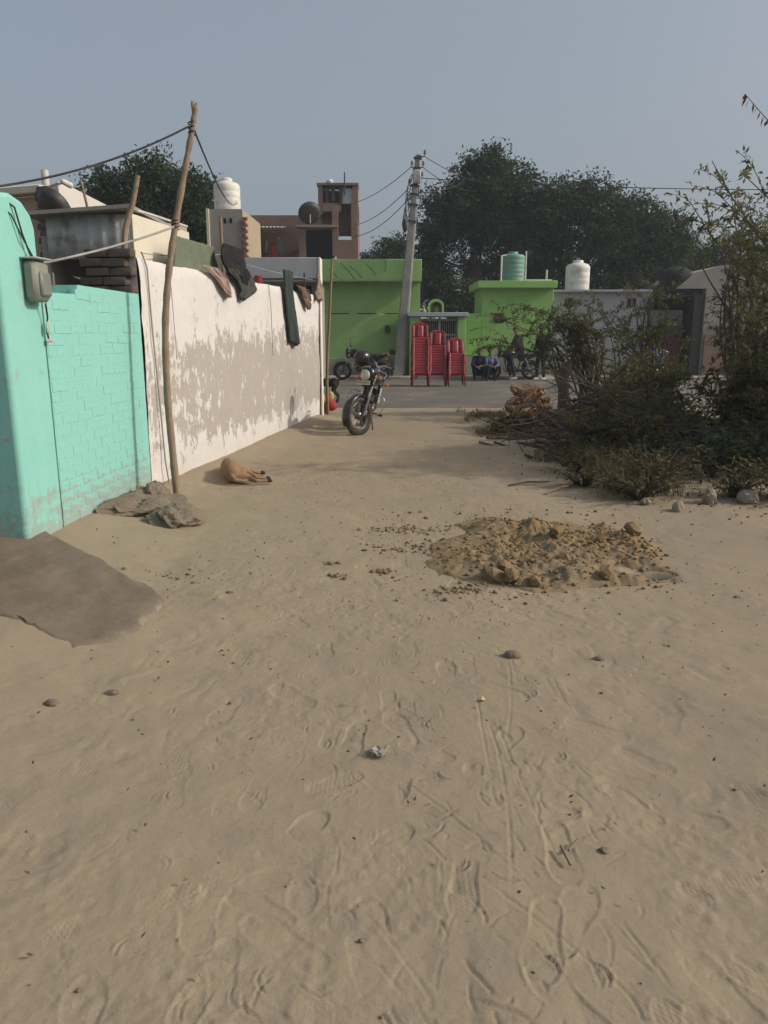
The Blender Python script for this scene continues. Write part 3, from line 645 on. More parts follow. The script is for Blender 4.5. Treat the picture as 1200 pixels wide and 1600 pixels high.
hang('green_trousers', m_cl['green'], 'long dark green trousers hanging down the white wall', 4.88, .06, 2.44, ([(0, -.25), (.35, -.23), (.65, -.15), (.85, -.08), (1.08, .0)], [(0, .22), (.25, .18), (.5, .26), (.8, .40), (1.08, .50)]), .03, .03, 'trousers', 5)
hang('brown_rag', m_cl['brown'], 'small brown rag hanging over the wall right of the trousers', 0, .035, 2.26, ([(0, 5.35), (.06, 5.6), (.34, 6.02)], [(0, 6.0), (.1, 6.15), (.34, 6.16)]), .012, .05, 'cloth', 6)
hang('dark_strip', m_cl['char'], 'narrow dark strip of cloth on the wall near the striped cloth', 0, .035, 2.24, ([(0, 6.1), (.18, 6.26)], [(0, 6.24), (.18, 6.36)]), .012, .01, 'cloth', 7)
hang('striped_cloth', m_cl['stripe'], 'brown striped cloth bundled at the far end of the white wall', 6.72, .035, 2.52, ([(0, .12), (.25, .0), (.42, -.05)], [(0, .26), (.2, .45), (.42, .34)]), .03, .04, 'cloth', 8)
lp = MB().tube([onwall(3.45, 0, -.45), onwall(3.47, 2.2, -.45), onwall(3.45, 3.02, -.45)], .022, 8); lp.build('laundry_post', m_bamboo, label='thin bamboo laundry post standing behind the white wall', cat='post')
cable('clothes_line', sag(onwall(3.45, 2.5, -.42), onwall(7.0, 2.44, -.02), .03), .005, m_rope, 'thin clothes line strung above the far half of the white wall', 'line')
cable('clothes_line', sag(onwall(3.45, 2.55, -.42), onwall(.6, 2.28, -.25), .03), .005, m_rope, 'thin clothes line strung above the near half of the white wall', 'line')
hang('pale_cloth', m_cl['pale'], 'pale cloth hung behind the wall right of the charcoal garment', 0, -.2, 2.46, ([(0, 3.05), (.4, 3.05)], [(0, 3.4), (.4, 3.42)]), .01, .02, 'cloth', 9)
mb = MB().lathe([(.001, 0), (.05, 0), (.062, .11), (.055, .115), (.001, .1)], 14); o = mb.build('red_mug', m_redp, label='small red mug standing on the wall top near the laundry post', cat='mug'); o.location = onwall(3.95, wtop(3.95), -.12)

# ------------------------------------------------------------------ water tanks
def tank(name, label, loc, r, h, m, dome=.18, ribs=5):
    t = thing(name, label, 'water tank', loc); pr = [(.001, 0), (r, 0)]
    for i in range(ribs):
        z0 = h * (i + .08) / ribs; z1 = h * (i + .92) / ribs
        pr += [(r * .992, z0), (r * 1.004, z0 + .08 * h / ribs), (r * 1.004, z1 - .08 * h / ribs), (r * .992, z1)]
    pr += [(r * .98, h), (r * .86, h + dome * .5), (r * .5, h + dome * .85), (r * .42, h + dome)]
    MB().lathe(pr, 26).build('body', m, t, 50)
    MB().lathe([(.001, h + dome - .01), (r * .44, h + dome - .01), (r * .44, h + dome + .05), (r * .38, h + dome + .075), (.001, h + dome + .08)], 20).build('lid', m, t, 50)
    return t
hut = house('cement_rooftop_hut', 'small grey cement hut on a rooftop below the white water tank', (-4.72, 22, 0), 0, 'hut')
mb = MB(); mb.box((.45, .6, 4.0), (.9, 1.2, 1.6)); mb.build('wall', m_cement, hut)
mb = MB(); mb.box((.45, .62, 1.6), (.86, 1.1, 3.2)); mb.build('lower_wall', m_cement, hut)
mb = MB(); mb.prism([(0, 3.2), (.66, 3.2), (.66, 4.5), (.0, 4.8)], 0, .1); o = mb.build('side_wall', m_tan, hut); o.location = (.9, .05, 0); o.rotation_euler = (0, 0, R(55))
for x in (.42, .58):
    mb = MB(); mb.box((x, -.0, 4.5), (.07, .03, .13)); mb.build('vent', m_dark, hut)
bq2 = MB().box((0, 0, 0), (.12, .1, .07), bev=.006, jit=.004).mesh('brick', m_rbrick, 40)
for c in range(16):
    o = link('brick', bq2, hut); o.location = (.93 + (.05 if c % 2 else 0), -.05, 3.32 + c * .082)
mb = MB(); mb.box((-.03, -.05, 4.05), (.07, .08, 1.5)); mb.build('corner_post', m_cream, hut)
tank('white_water_tank', 'white ribbed water tank on the small cement hut at left', (-4.32, 22.55, 4.8), .36, .68, m_tankw, .12, 4)
gh = house('blue_grey_house', 'blue grey house with a deep parapet behind the laundry', (-3.9, 20, 0), 0)
mb = MB(); mb.box((1.12, .25, 3.12), (2.26, .5, .5), bev=.01); mb.build('parapet', m_bluegrey, gh)
mb = MB(); mb.box((2.29, .26, 2.9), (.06, .55, .95), bev=.01); mb.build('end_pilaster', m_white, gh)
mb = MB(); mb.box((1.1, 1.6, 1.4), (2.2, 2.2, 2.8)); mb.build('wall', m_cement, gh)
mb = MB(); mb.box((1.1, .25, 2.82), (2.2, .45, .05)); mb.build('slab', m_cement, gh)
for x, z in ((1.55, 2.55), (1.9, 2.5)):
    mb = MB(); mb.box((x, .48, z), (.28, .02, .42)); mb.build('window', m_dark, gh)
cable('parapet_rod', [(-1.98, 19.9, 3.0), (-1.97, 19.9, 2.3)], .02, m_iron, 'dark iron rod standing in front of the blue grey house', 'rod')

# brick house with a roof room
bh = house('brick_house', 'unplastered two storey brick house with a roof room in the distance', (-6.6, 34, 0), 0)
BW = 5.5
mb = MB(); mb.box((2.75, 2.6, 2.3), (BW, 5.2, 4.6)); mb.build('ground_floor_wall', m_brickwall, bh)
mb = MB(); mb.box((2.2, 2.6, 6.35), (4.3, .25, .72)); mb.box((4.7, 1.4, 6.2), (1.6, .25, 1.0)); mb.box((.15, 1.4, 5.6), (.25, 2.4, 2.2)); mb.build('parapet', m_brickwall, bh)
mb = MB(); mb.box((2.3, 2.0, 5.3), (4.0, .2, 1.8)); mb.build('veranda_back', m_brickwall, bh)
mb = MB(); mb.box((5.36, 1.3, 5.75), (.28, 2.2, 2.3)); mb.box((4.55, .25, 5.75), (.25, .3, 2.0)); mb.build('side_wall', m_brickwall, bh)
mb = MB(); mb.box((5.0, .25, 5.0), (.8, .24, .8)); mb.build('front_wall', m_brickwall, bh); mb = MB(); mb.box((3.15, .25, 5.1), (.28, .3, 1.1)); mb.build('front_wall', m_brickwall, bh)
mb = MB(); mb.grid(lambda u, v: (.1 + u * 2.3, -.2 + v * 2.0, 5.86 + .25 * v + .03 * math.sin(u * 95)), 90, 2); solid(mb.build('tin_roof', m_tin, bh, 180), .01)
mb = MB(); mb.box((3.8, .2, 5.92), (1.75, .7, .09)); mb.build('balcony_slab', m_cement, bh)
mb = MB(); mb.box((3.85, .9, 5.3), (1.2, .06, 1.2)); mb.build('dark_doorway', m_dark, bh)  # near-black sheet painted as the shade in the doorway
for x in (1.6, 1.86, 2.2):
    mb = MB(); mb.box((x, .5, 5.1 + .12 * math.sin(x * 9)), (.2, .06, .6), Matrix.Rotation(.12 * math.sin(x * 5), 3, 'Y'), bev=.03, jit=.05); mb.build('hanging_cloth', m_cl['brown' if x < 1.7 else 'grey'] if x != 1.86 else m_cl['scarlet'], bh)
tr = MB(); tr.box((3.92, 1.0, 7.05), (.2, .9, 1.15)); tr.box((5.38, 1.0, 6.95), (.24, .9, 1.4)); tr.box((4.65, 1.4, 7.0), (1.3, .12, 1.1)); tr.box((4.4, .6, 6.75), (.75, .12, .35)); tr.build('roof_room_wall', m_brickwall, bh)
mb = MB(); mb.box((4.65, 1.0, 7.66), (1.75, 1.1, .09)); mb.build('roof_room_slab', m_brickwall, bh)
mb = MB(); mb.box((5.05, .62, 7.2), (.5, .06, .6)); mb.build('roof_room_shutter', m_bluegrey, bh)
for x in (4.2, 4.45, 4.78):
    mb = MB(); mb.box((x, .55, 7.25), (.16, .05, .55 + .2 * (x > 4.5)), bev=.02, jit=.03); mb.build('hanging_cloth', m_cl['char'], bh)
mb = MB(); mb.tube([(4.95, .4, 7.2), (4.95, .4, 8.1)], .03, 7); mb.build('mast', m_iron, bh)
mb = MB(); mb.lathe([(.001, 0), (.14, 0), (.16, .12), (.1, .2), (.001, .22)], 14); o = mb.build('roof_pot', m_pvc, bh); o.location = (4.3, .9, 7.71)
dish('satellite_dish', 'dark satellite dish on the roof of the distant brick house', (-3.05, 33.7, 6.0), R(-58), R(15), .48)

# ------------------------------------------------------------------ the green houses
g1 = house('green_house', 'bright green house with a deep fascia left of the concrete power pole', (-4.5, 28, 0), 0)
X1 = 5.79
mb = MB(); mb.box((X1 / 2, -.12, 3.66), (X1, .7, .72), bev=.012); mb.build('fascia', m_green, g1)
mb = MB(); mb.box((X1 / 2, .35, 2.75), (X1 - .02, .5, 1.14)); mb.build('upper_wall', m_green, g1)
mb = MB(); mb.box((X1 / 2, .25, 1.43), (X1 + .02, .5, 1.56), bev=.01); mb.build('wall', m_green, g1)
mb = MB(); mb.box((X1 / 2, .24, .33), (X1 + .03, .52, .70), bev=.01, jit=.004); mb.build('plinth', m_plinth, g1)
for (a, b) in ((2.55, 3.25), (3.55, 4.25), (4.55, 5.0)):
    mb = MB(); mb.box(((a + b) / 2, .07, 2.225), (b - a, .14, .03)); mb.build('ledge_shade', m_dark, g1)  # near-black strips paint the shadow gap at the slab ledge
mb = MB(); mb.box((2.2, -.1, 2.7), (.09, .12, 1.15), bev=.01); mb.build('drain_pipe', m_pvc, g1, label='pale green rain pipe')
mb = MB(); mb.box((4.62, -.07, 1.70), (.16, .14, .26), bev=.012); mb.build('meter_box', m_iron, g1)
for i in range(7):
    mb = MB(); mb.ell((X1 + .03, -.18, 3.1 - i * .13), (.035, .035, .035), None, 8, 6); mb.build('garland_bulb', m_dark, g1)
mb = MB()
for (a, b, c, d) in ((3.0, 3.9, 3.5, 3.35), (3.3, 3.8, 3.75, 3.4), (3.9, 3.85, 4.2, 3.5), (4.55, 3.95, 4.52, 3.6), (2.6, 3.7, 2.9, 3.4)):
    mb.tube([(a, -.474, b), ((a + c) / 2 + .05, -.476, (b + d) / 2), (c, -.474, d)], .008, 4)
mb.build('crack_stain', m_iron, g1)
rk = random.Random(9); mb = MB()
for i in range(150):
    x = rk.uniform(.1, X1 - .1); l = rk.uniform(.02, .09); mb.box((x, -.475 + rk.uniform(-.004, .004), 3.31 + l / 2 - .03), (rk.uniform(.02, .06), .012, l))
mb.build('mould_fringe', m_plinth, g1)

pg = house('gate_porch', 'green gate porch with a grey lintel behind the red chair stacks', (.86, 27.0, 0), 0, 'porch')
mb = MB(); mb.box((.97, .45, 2.17), (2.06, 1.25, .13), bev=.012); mb.build('lintel', m_bluegrey, pg)
mb = MB(); mb.box((1.8, .42, 1.05), (.28, .9, 2.1), bev=.01); mb.build('pillar', m_green, pg)
mb = MB(); mb.box((.20, .42, 1.05), (.36, .9, 2.1), bev=.01); mb.build('pillar', m_green, pg)
mb = MB(); mb.box((1.0, .9, 1.0), (1.5, .05, 2.1)); mb.build('dark_entrance', m_dark, pg)  # near-black sheet stands in for shade behind the gate
gt = MB()
for (c, s_) in (((1.02, .3, 2.0), (1.28, .05, .06)), ((1.02, .3, .12), (1.28, .05, .06)), ((.40, .3, 1.06), (.05, .05, 1.9)), ((1.64, .3, 1.06), (.05, .05, 1.9)), ((1.05, .3, 1.06), (.06, .05, 1.9)), ((1.02, .3, 1.5), (1.28, .04, .05))): gt.box(c, s_)
gate = gt.build('gate', m_tin, pg)
bar = MB().box((0, 0, 0), (.016, .016, 1.84)).mesh('bar', m_tin)
for i in range(17):
    o = link('bar', bar, gate); o.location = (.46 + i * .07, .3, 1.06)
mb = MB(); mb.box((1.0, -.1, .09), (1.5, .5, .18), bev=.02); mb.build('step', m_cement, pg)
def arch(w_, h, n=14):
    pts = [(-w_ / 2, 0)] + [(-w_ / 2 * math.cos(math.pi * i / n), h - w_ * .42 + w_ * .42 * math.sin(math.pi * i / n)) for i in range(n + 1)] + [(w_ / 2, 0)]
    return pts
sn = thing('roof_shrine', 'small arched green shrine on the gate porch lintel', 'shrine', (1.79, 27.25, 2.235))
oa = arch(.54, .46); ia = arch(.40, .37); k_ = len(oa)
mb = MB(); mb.add([(x, 0, z) for x, z in oa] + [(x, 0, z) for x, z in ia] + [(x, .3, z) for x, z in oa] + [(x, .3, z) for x, z in ia],
   [(i, i + 1, k_ + i + 1, k_ + i) for i in range(k_ - 1)] + [(2 * k_ + i, 3 * k_ + i, 3 * k_ + i + 1, 2 * k_ + i + 1) for i in range(k_ - 1)] + [(i, 2 * k_ + i, 2 * k_ + i + 1, i + 1) for i in range(k_ - 1)] + [(k_ + i, k_ + i + 1, 3 * k_ + i + 1, 3 * k_ + i) for i in range(k_ - 1)])
mb.build('arch', m_green2, sn); mb = MB(); mb.prism(ia, .27, .29); mb.build('back', m_green, sn)
mb = MB(); mb.lathe([(.001, 0), (.09, 0), (.1, .05), (.075, .18), (.11, .22), (.001, .22)], 14); o = mb.build('pedestal', m_mudrock, sn); o.location = (.02, .12, 0)
mb = MB(); mb.lathe([(.001, 0), (.07, 0), (.09, .05), (.03, .13), (.001, .15)], 10); o = mb.build('idol', m_dark, sn); o.location = (.02, .12, .22)
mb = MB().ell((0, 0, .06), (.06, .05, .06), None, 10, 8); mb.cap((0, 0, .1), (.01, 0, .2), .03, .015); o = mb.build('flag_bundle', m_cl['yellow'], label='small pale flower bundle beside the green shrine', cat='offering'); o.location = (1.37, 27.1, 2.235)

g2 = house('green_shop', 'green flat roofed house with a teal water tank right of the gate', (2.9, 28, 0), 0)
mb = MB(); mb.box((.28, .25, 1.5), (.55, .5, 1.46), bev=.01); mb.build('low_wall', m_green2, g2)
mb = MB(); mb.box((1.81, 1.2, 1.93), (2.5, 2.4, 2.4), bev=.01); mb.build('wall', m_green2, g2)
mb = MB(); mb.box((1.72, 1.1, 3.2), (2.74, 3.0, .24), bev=.015); mb.build('roof_slab', m_green2, g2)
mb = MB(); mb.box((1.53, 1.19, .36), (3.08, 2.43, .76), bev=.01, jit=.004); mb.build('plinth', m_plinth, g2)
fr = MB(); fr.box((1.15, -.0, 2.08), (.34, .05, .34)); vt = fr.build('vent', m_dark, g2)
MB().box((1.15, -.03, 2.26), (.38, .03, .03)).build('vent_sill', m_green, vt)
mb = MB(); rk = random.Random(4)
for (x, z, w_) in ((.20, 1.66, .09), (.28, 1.69, .05), (.34, 1.70, .05), (.40, 1.72, .04), (.52, 1.74, .03), (.60, 1.77, .05)):
    for q in range(3): mb.box((x + rk.uniform(-.03, .03), -.004 if x < .55 else -.004, z + rk.uniform(-.03, .03)), (w_ * rk.uniform(.3, 1), .012, .014), Matrix.Rotation(rk.uniform(-.9, .9), 3, 'Y'))
mb.build('wall_scribble', m_ink, g2)
tank('teal_water_tank', 'faded teal water tank on the roof of the green house', (4.62, 28.9, 3.33), .43, .92, m_tankt, .06, 6)
def pipe(name, pts, label, r=.03): return MB().tube(pts, r, 8).build(name, m_pvc, label=label, cat='pipe')
pipe('roof_pipe', [(4.12, 28.2, 3.32), (4.12, 28.2, 4.2), (4.3, 28.3, 4.22)], 'upright pale pipe left of the teal water tank')
pipe('roof_pipe', [(4.98, 28.25, 3.33), (4.98, 28.25, 4.35)], 'upright pale pipe right of the teal water tank')
pipe('roof_pipe', [(4.95, 28.1, 3.48), (4.95, 28.1, 3.37), (5.9, 28.1, 3.37)], 'pale pipe lying along the green house roof', .022)
pipe('roof_pipe', [(5.72, 28.2, 3.32), (5.72, 28.2, 3.72)], 'short pale pipe stub at the green house roof corner', .035)
mb = MB().lathe([(.001, 0), (.09, 0), (.09, .08), (.06, .13), (.001, .13)], 12); o = mb.build('roof_lamp', m_dark, label='small dark lamp on the left corner of the green house roof', cat='lamp'); o.location = (3.5, 27.8, 3.33)

g3 = house('grey_house', 'grey plastered house with a white water tank behind the thorn bushes', (6.02, 28.5, 0), 0)
mb = MB(); mb.box((1.75, 1.4, 1.5), (3.5, 2.8, 3.0), bev=.012); mb.build('wall', m_lilac, g3)
mb = MB(); mb.box((1.75, -.03, 3.02), (3.54, .3, .08), bev=.01); mb.build('parapet', m_lilac, g3)
for x in (.62, 2.85):
    v_ = MB().box((x, -.0, 2.62), (.3, .05, .3)).build('vent', m_dark, g3)
    MB().box((x, -.025, 2.62), (.04, .03, .3)).build('vent_bar', m_lilac, v_) if x > 1 else None
mb = MB(); mb.box((1.75, -.02, .35), (3.52, .1, .75), jit=.006); mb.build('plinth', m_plinth, g3)
tank('white_water_tank', 'white ribbed water tank on the roof of the grey house', (7.05, 29.2, 3.06), .43, .85, m_tankw, .14, 4)
g4 = house('doorway_house', 'dark house with a tall painted double door at the right', (9.5, 28.3, 0), 0)
mb = MB(); mb.box((.9, .75, 3.0), (1.9, 1.0, .35)); mb.box((.04, .5, 1.45), (.12, 1, 2.9)); mb.box((1.72, .5, 1.45), (.34, 1, 2.9)); mb.build('frame_wall', m_iron, g4)
mb = MB(); mb.box((.85, 1.1, 1.4), (1.5, .05, 2.8)); mb.build('dark_interior', m_dark, g4)  # shade of the room put in as a near-black sheet
mdoor = [M('rust_red_door', (.13, .045, .035), (.16, .055, .04), 4, .7, .1), M('green_door_band', (.045, .085, .055), (.06, .105, .065), 4, .7, .1), M('grey_door_band', (.22, .22, .22), (.17, .17, .17), 4, .7, .1)]
for i, x in enumerate((.45, 1.1)):
    d = MB().box((x, .66, .75), (.6, .05, 1.35)).build('door', mdoor[0], g4)
    MB().box((x, .65, 1.62), (.6, .05, .4)).build('door_panel', mdoor[1], d); MB().box((x, .66, 2.1), (.6, .05, .55)).build('door_panel', mdoor[2], d)
g5 = house('corner_house', 'lilac grey house with a sloping dark roof at the right edge', (11.4, 28.2, 0), 0)
mb = MB(); mb.box((3.5, 2, 1.55), (7.0, 4, 3.1)); mb.build('wall', m_cement, g5)  # darker cement tone paints this wall as if in shade
mb = MB(); mb.prism([(-1.0, 3.1), (7.2, 3.1), (7.2, 3.95), (.6, 3.9), (-.4, 3.62)], .2, 4); mb.build('roof', m_cement, g5)
mb = MB(); mb.box((3.5, -.03, .75), (6.9, .12, 1.5)); mb.build('brick_base', m_brickwall, g5)
for i in range(9):
    MB().box((.25 + i * .22, -.03, 1.75), (.1, .05, .1)).build('vent', m_dark, g5)
mb = MB().ell((0, 0, 0), (.62, .5, .5), None, 16, 10); mb.box((0, 0, -.3), (1.1, .9, .4), bev=.1); o = mb.build('covered_stack', m_dark, label='dark rounded covered stack on the roof above the doorway', cat='stack'); o.location = (10.55, 28.9, 3.4)

# ------------------------------------------------------------------ concrete power pole with its fittings and wires
ep = thing('power_pole', 'tall leaning concrete power pole in front of the green house', 'pole', (.45, 27.1, 0))
pb = Vector((0, 0, -.2)); ptp = Vector((.68, .4, 7.32)); ax = (ptp - pb)
mb = MB(); ws = [(0, .36, .26), (1, .165, .15)]
q = []
for t, a, b in ws:
    c = pb + ax * t; q += [c + Vector((x * a / 2, y * b / 2, 0)) for x, y in ((-1, -1), (1, -1), (1, 1), (-1, 1))]
mb.add(q, [(0, 1, 2, 3), (7, 6, 5, 4)] + [(i, (i + 1) % 4, (i + 1) % 4 + 4, i + 4) for i in range(4)])
ob = mb.build('shaft', m_cpole, ep, 20); bv = ob.modifiers.new('bevel', 'BEVEL'); bv.width = .02
def onp(t, dx=0, dy=0): return pb + ax * t + Vector((dx, dy, 0))
for t in (.72, .79, .835, .87, .94, .985):
    wd = .40 - .2 * t + .06
    MB().box(onp(t), (wd, .30 - .08 * t, .05), Matrix.Rotation(.09, 3, 'Y')).build('clamp', m_iron, ep)
for (t, dx) in ((.99, .22), (.945, .2), (.945, -.17), (.90, .2), (.87, -.2)):
    MB().tube([onp(t, 0, -.1), onp(t, dx, -.1), onp(t + .012, dx, -.1)], .018, 6).build('bracket', m_iron, ep)
    MB().lathe([(.001, 0), (.04, 0), (.05, .04), (.035, .06), (.045, .09), (.02, .13), (.001, .13)], 10, Matrix.Translation(onp(t + .01, dx, -.1))).build('insulator', m_ceram, ep)
MB().box(onp(.905, .02, -.16), (.26, .16, .42), bev=.02).build('junction_box', m_tin, ep)
MB().tube([onp(.05, .205, -.02), onp(.4, .168, -.02), onp(.8, .125, -.02)], .014, 6).build('earth_pipe', m_pvc, ep)
rk = random.Random(2)
for i in range(9):
    a = rk.uniform(.74, .93); b = a - rk.uniform(.06, .22); dx = -rk.uniform(.16, .34)
    MB().tube(smooth_path([onp(a, -.1, -.12), onp(a - .02, dx * .8, -.14), onp((a + b) / 2, dx, -.14), onp(b, dx * rk.uniform(.5, 1.1), -.12)], 4), .012, 5).build('loose_cable', m_wire, ep)
MB().ell(onp(.70, -.22, -.12), (.09, .08, .22), None, 10, 8).build('cable_coil', m_wire, ep)
PT = Vector((.45, 27.1, 0))
def pw(t, dx=0): return PT + onp(t, dx, -.1)
wires = [(pw(.95, -.17), (-1.2, 34.3, 6.9), .15, 'from the pole to the brick house roof room'), (pw(.86, -.2), (-1.2, 34.2, 6.0), .2, 'from the pole to the brick house wall, upper of two'),
         (pw(.82, -.15), (-1.2, 34.2, 5.55), .25, 'from the pole to the brick house wall, lower of two'), (pw(.99, .22), (5.5, 40, 8.6), .2, 'from the top of the concrete pole back into the big tree'),
         (pw(.945, .2), (4.5, 38, 8.0), .25, 'from the upper bracket of the concrete pole into the big tree'), (pw(.90, .2), (30, 24.5, 6.5), .55, 'long and straight from the concrete pole to the right edge'),
         (pw(.84, .15), (3.5, 36, 8.0), .1, 'rising from the pole clamps into the big tree')]
for a, b, s_, l in wires: cable('overhead_wire', sag(a, b, s_, 24), .013, m_wire, 'black overhead wire ' + l, 'wire')
# ------------------------------------------------------------------ bamboo pole, sack, mud lumps, dirt heap
bp = smooth_path([(-1.08, 14.82, -.1), (-1.085, 14.83, .8), (-1.03, 14.86, 1.7), (-.99, 14.88, 2.4), (-.955, 14.9, 2.88)])
MB().tube(bp, [.032 - .0006 * i for i in range(len(bp))], 9).build('bamboo_pole', m_bamboo, label='thin upright bamboo pole at the far end of the white wall', cat='pole')
sk = thing('plastic_sack', 'crumpled red and yellow plastic sack behind the bamboo pole', 'sack', (-1.16, 15.12, 0))
mb = MB(); rk = random.Random(5)
for i in range(9): mb.ell((rk.uniform(-.09, .12), rk.uniform(-.08, .1), .10 + rk.uniform(0, .14)), (rk.uniform(.08, .13), .1, rk.uniform(.08, .13)), None, 10, 8)
fuse(mb.build('body', m_cl['scarlet'], sk), .018, 2)
mb = MB()
for i in range(6): mb.ell((rk.uniform(-.15, .06), rk.uniform(-.12, .05), .28 + rk.uniform(0, .14)), (rk.uniform(.05, .08), .07, rk.uniform(.06, .1)), None, 10, 8)
mb.ell((.12, .02, .33), (.07, .06, .1), None, 10, 8)
fuse(mb.build('top', m_cl['yellow'], sk), .018, 2)

def lump(name, label, loc, rad, m, seed, cat='rock', amp=.25, sub=4, parent=None, group=None, sq=.0, fr=2.2):
    bm = bmesh.new(); bmesh.ops.create_icosphere(bm, subdivisions=sub, radius=1); rs = random.Random(seed); o_ = [rs.uniform(0, 50) for _ in range(3)]
    for v in bm.verts:
        p = v.co; d = float(fbm(p.x * fr + o_[0] + p.z * 1.3, p.y * fr + o_[1] - p.z * .9, 4, seed)) * amp + (.07 * amp / .3 * float(fbm(p.x * 11 + p.z * 7 + o_[1], p.y * 11 - p.z * 8 + o_[2], 3, seed + 5)) if sub > 3 else 0)
        k_ = 1 + d
        if sq: k_ *= 1 / max(1e-3, (abs(p.x) ** 4 + abs(p.y) ** 4 + abs(p.z) ** 4) ** .25) * sq + (1 - sq) - 0 if sq < 1 else 1
        v.co = Vector((p.x * rad[0], p.y * rad[1], p.z * rad[2])) * k_
    me = bpy.data.meshes.new(name); bm.to_mesh(me); bm.free(); me.materials.append(m); me.shade_smooth(); me.set_sharp_from_angle(angle=R(22 if sub > 3 else 38))
    o = link(name, me, parent); o.location = loc
    if label: tag(o, label, cat, group)
    return o
o = lump('mud_lump', 'long flat lump of dried mud against the teal wall foot', (-2.02, 6.28, .09), (.17, .33, .10), m_mudrock, 3, amp=.30, sub=4, fr=1.7); o.rotation_euler = (0, .1, -.9)
lump('mud_lump', 'round crusty heap of dried mud at the foot of the crooked pole', (-1.72, 6.12, .03), (.20, .22, .11), m_mudrock, 8, amp=.26, sub=4, fr=1.8)
lump('mud_lump', 'small lump of dried mud beside the teal wall end', (-2.08, 6.72, .10), (.13, .2, .10), m_mudrock, 11, amp=.28, sub=4, fr=1.8)

# heap of dug soil: its own heightfield, standing on the ground
hx = np.linspace(-.05, 2.15, 200); hy = np.linspace(4.15, 6.75, 200); HX, HY = np.meshgrid(hx, hy, indexing='ij')
def heap_shape(x, y):
    wob = .16 * fbm(x * 2.6, y * 2.6, 4, 51)
    left = .28 + .14 * (y - 4.3); right = 1.86 + .10 * (y - 4.6)
    nearb = 4.50 + .05 * np.sin(x * 5) - .03 * (x - 1); far = 6.30 + .1 * np.sin(x * 3)
    m = sstep(-.10, .50, x - left + wob) * (1 - sstep(-.22, .04, x - right + wob * .6)) * sstep(-.04, .16, y - nearb + wob * .5) * (1 - sstep(-.4, .1, y - far + wob))
    return m
mk_ = heap_shape(HX, HY)
mk_ = mk_ ** 1.2
hz = mk_ * (.034 + .030 * sstep(-.3, .6, fbm(HX * 1.9, HY * 1.9, 3, 60)) + .028 * fbm(HX * 5, HY * 5, 4, 61) + .022 * np.abs(fbm(HX * 12, HY * 12, 3, 62)) + .009 * fbm(HX * 30, HY * 30, 2, 64) + .012 * np.exp(-((HX - .95) / .45) ** 2 - ((HY - 5.1) / .5) ** 2))
for (cx, cy, r, d) in ((1.62, 4.82, .15, .12), (1.76, 4.76, .12, .12), (.98, 5.45, .16, .05), (1.3, 5.75, .14, .05), (.72, 4.62, .12, .06), (1.62, 5.9, .16, .05)):
    hz -= d * np.exp(-((HX - cx) / r) ** 2 - ((HY - cy) / (r * .8)) ** 2) * sstep(0, .4, mk_)
for (cx, cy, r, d) in ((1.15, 5.75, .12, .035), (1.42, 5.45, .10, .03), (.9, 5.9, .14, .03), (1.5, 6.05, .14, .035), (.6, 5.6, .1, .02)):
    hz += d * np.exp(-((HX - cx) / r) ** 2 - ((HY - cy) / r) ** 2)
hz = np.maximum(hz, -.035) + base_h(HX, HY) - .022 * (1 - sstep(.02, .18, mk_)) + .002
n1, n2 = HX.shape; ii = np.arange(n1 * n2).reshape(n1, n2)
hF = np.stack([ii[:-1, :-1], ii[1:, :-1], ii[1:, 1:], ii[:-1, 1:]], -1).reshape(-1, 4)
heap = thing('soil_heap', 'low spread heap of freshly dug brown soil on the dirt lane', 'soil heap', (1.1, 5.3, 0))
link('loose_soil', npmesh('loose_soil', np.stack([HX - 1.1, HY - 5.3, hz], -1).reshape(-1, 3), hF, m_mound), heap)
from math import floor
def heap_z(x, y):
    i = min(max(int((x + .05) / 2.2 * 199), 0), 199); j = min(max(int((y - 4.15) / 2.6 * 199), 0), 199); return float(hz[i, j])
rk = random.Random(17)
clods = [(.70, 4.66, .075, 'tilted pale clod standing at the left front edge of the soil heap'), (.80, 4.60, .06, 'angular clod at the front of the heap, second from the left'), (.93, 4.52, .055, 'squarish clod at the very front of the soil heap'), (1.86, 5.55, .065, 'round clod at the right side of the soil heap'),
         (.78, 4.74, .05, 'clod behind the front row at the left of the heap'), (1.40, 4.6, .05, 'flat clod on the front right edge of the heap'), (.36, 6.35, .035, 'single dark clod left of the heap on bare ground'), (1.28, 5.5, .05, 'clod on the middle of the soil heap'), (1.22, 5.0, .045, 'clod low on the front slope of the heap'), (1.56, 5.35, .045, 'clod on the right slope of the soil heap')]
for i, (x, y, r, l) in enumerate(clods):
    b_ = MB(); b_.box((0, 0, 0), (r * rk.uniform(1.6, 2.3), r * rk.uniform(1.3, 1.8), r * rk.uniform(1.1, 1.7)), bev=r * .45, jit=r * .2, rg=rk)
    o = b_.build('soil_clod', m_clod, smooth=18, label=l, cat='clod'); o.location = (x, y, heap_z(x, y) + r * .4); o.rotation_euler = (rk.uniform(-.5, .5), rk.uniform(-.5, .5), rk.uniform(0, 6))
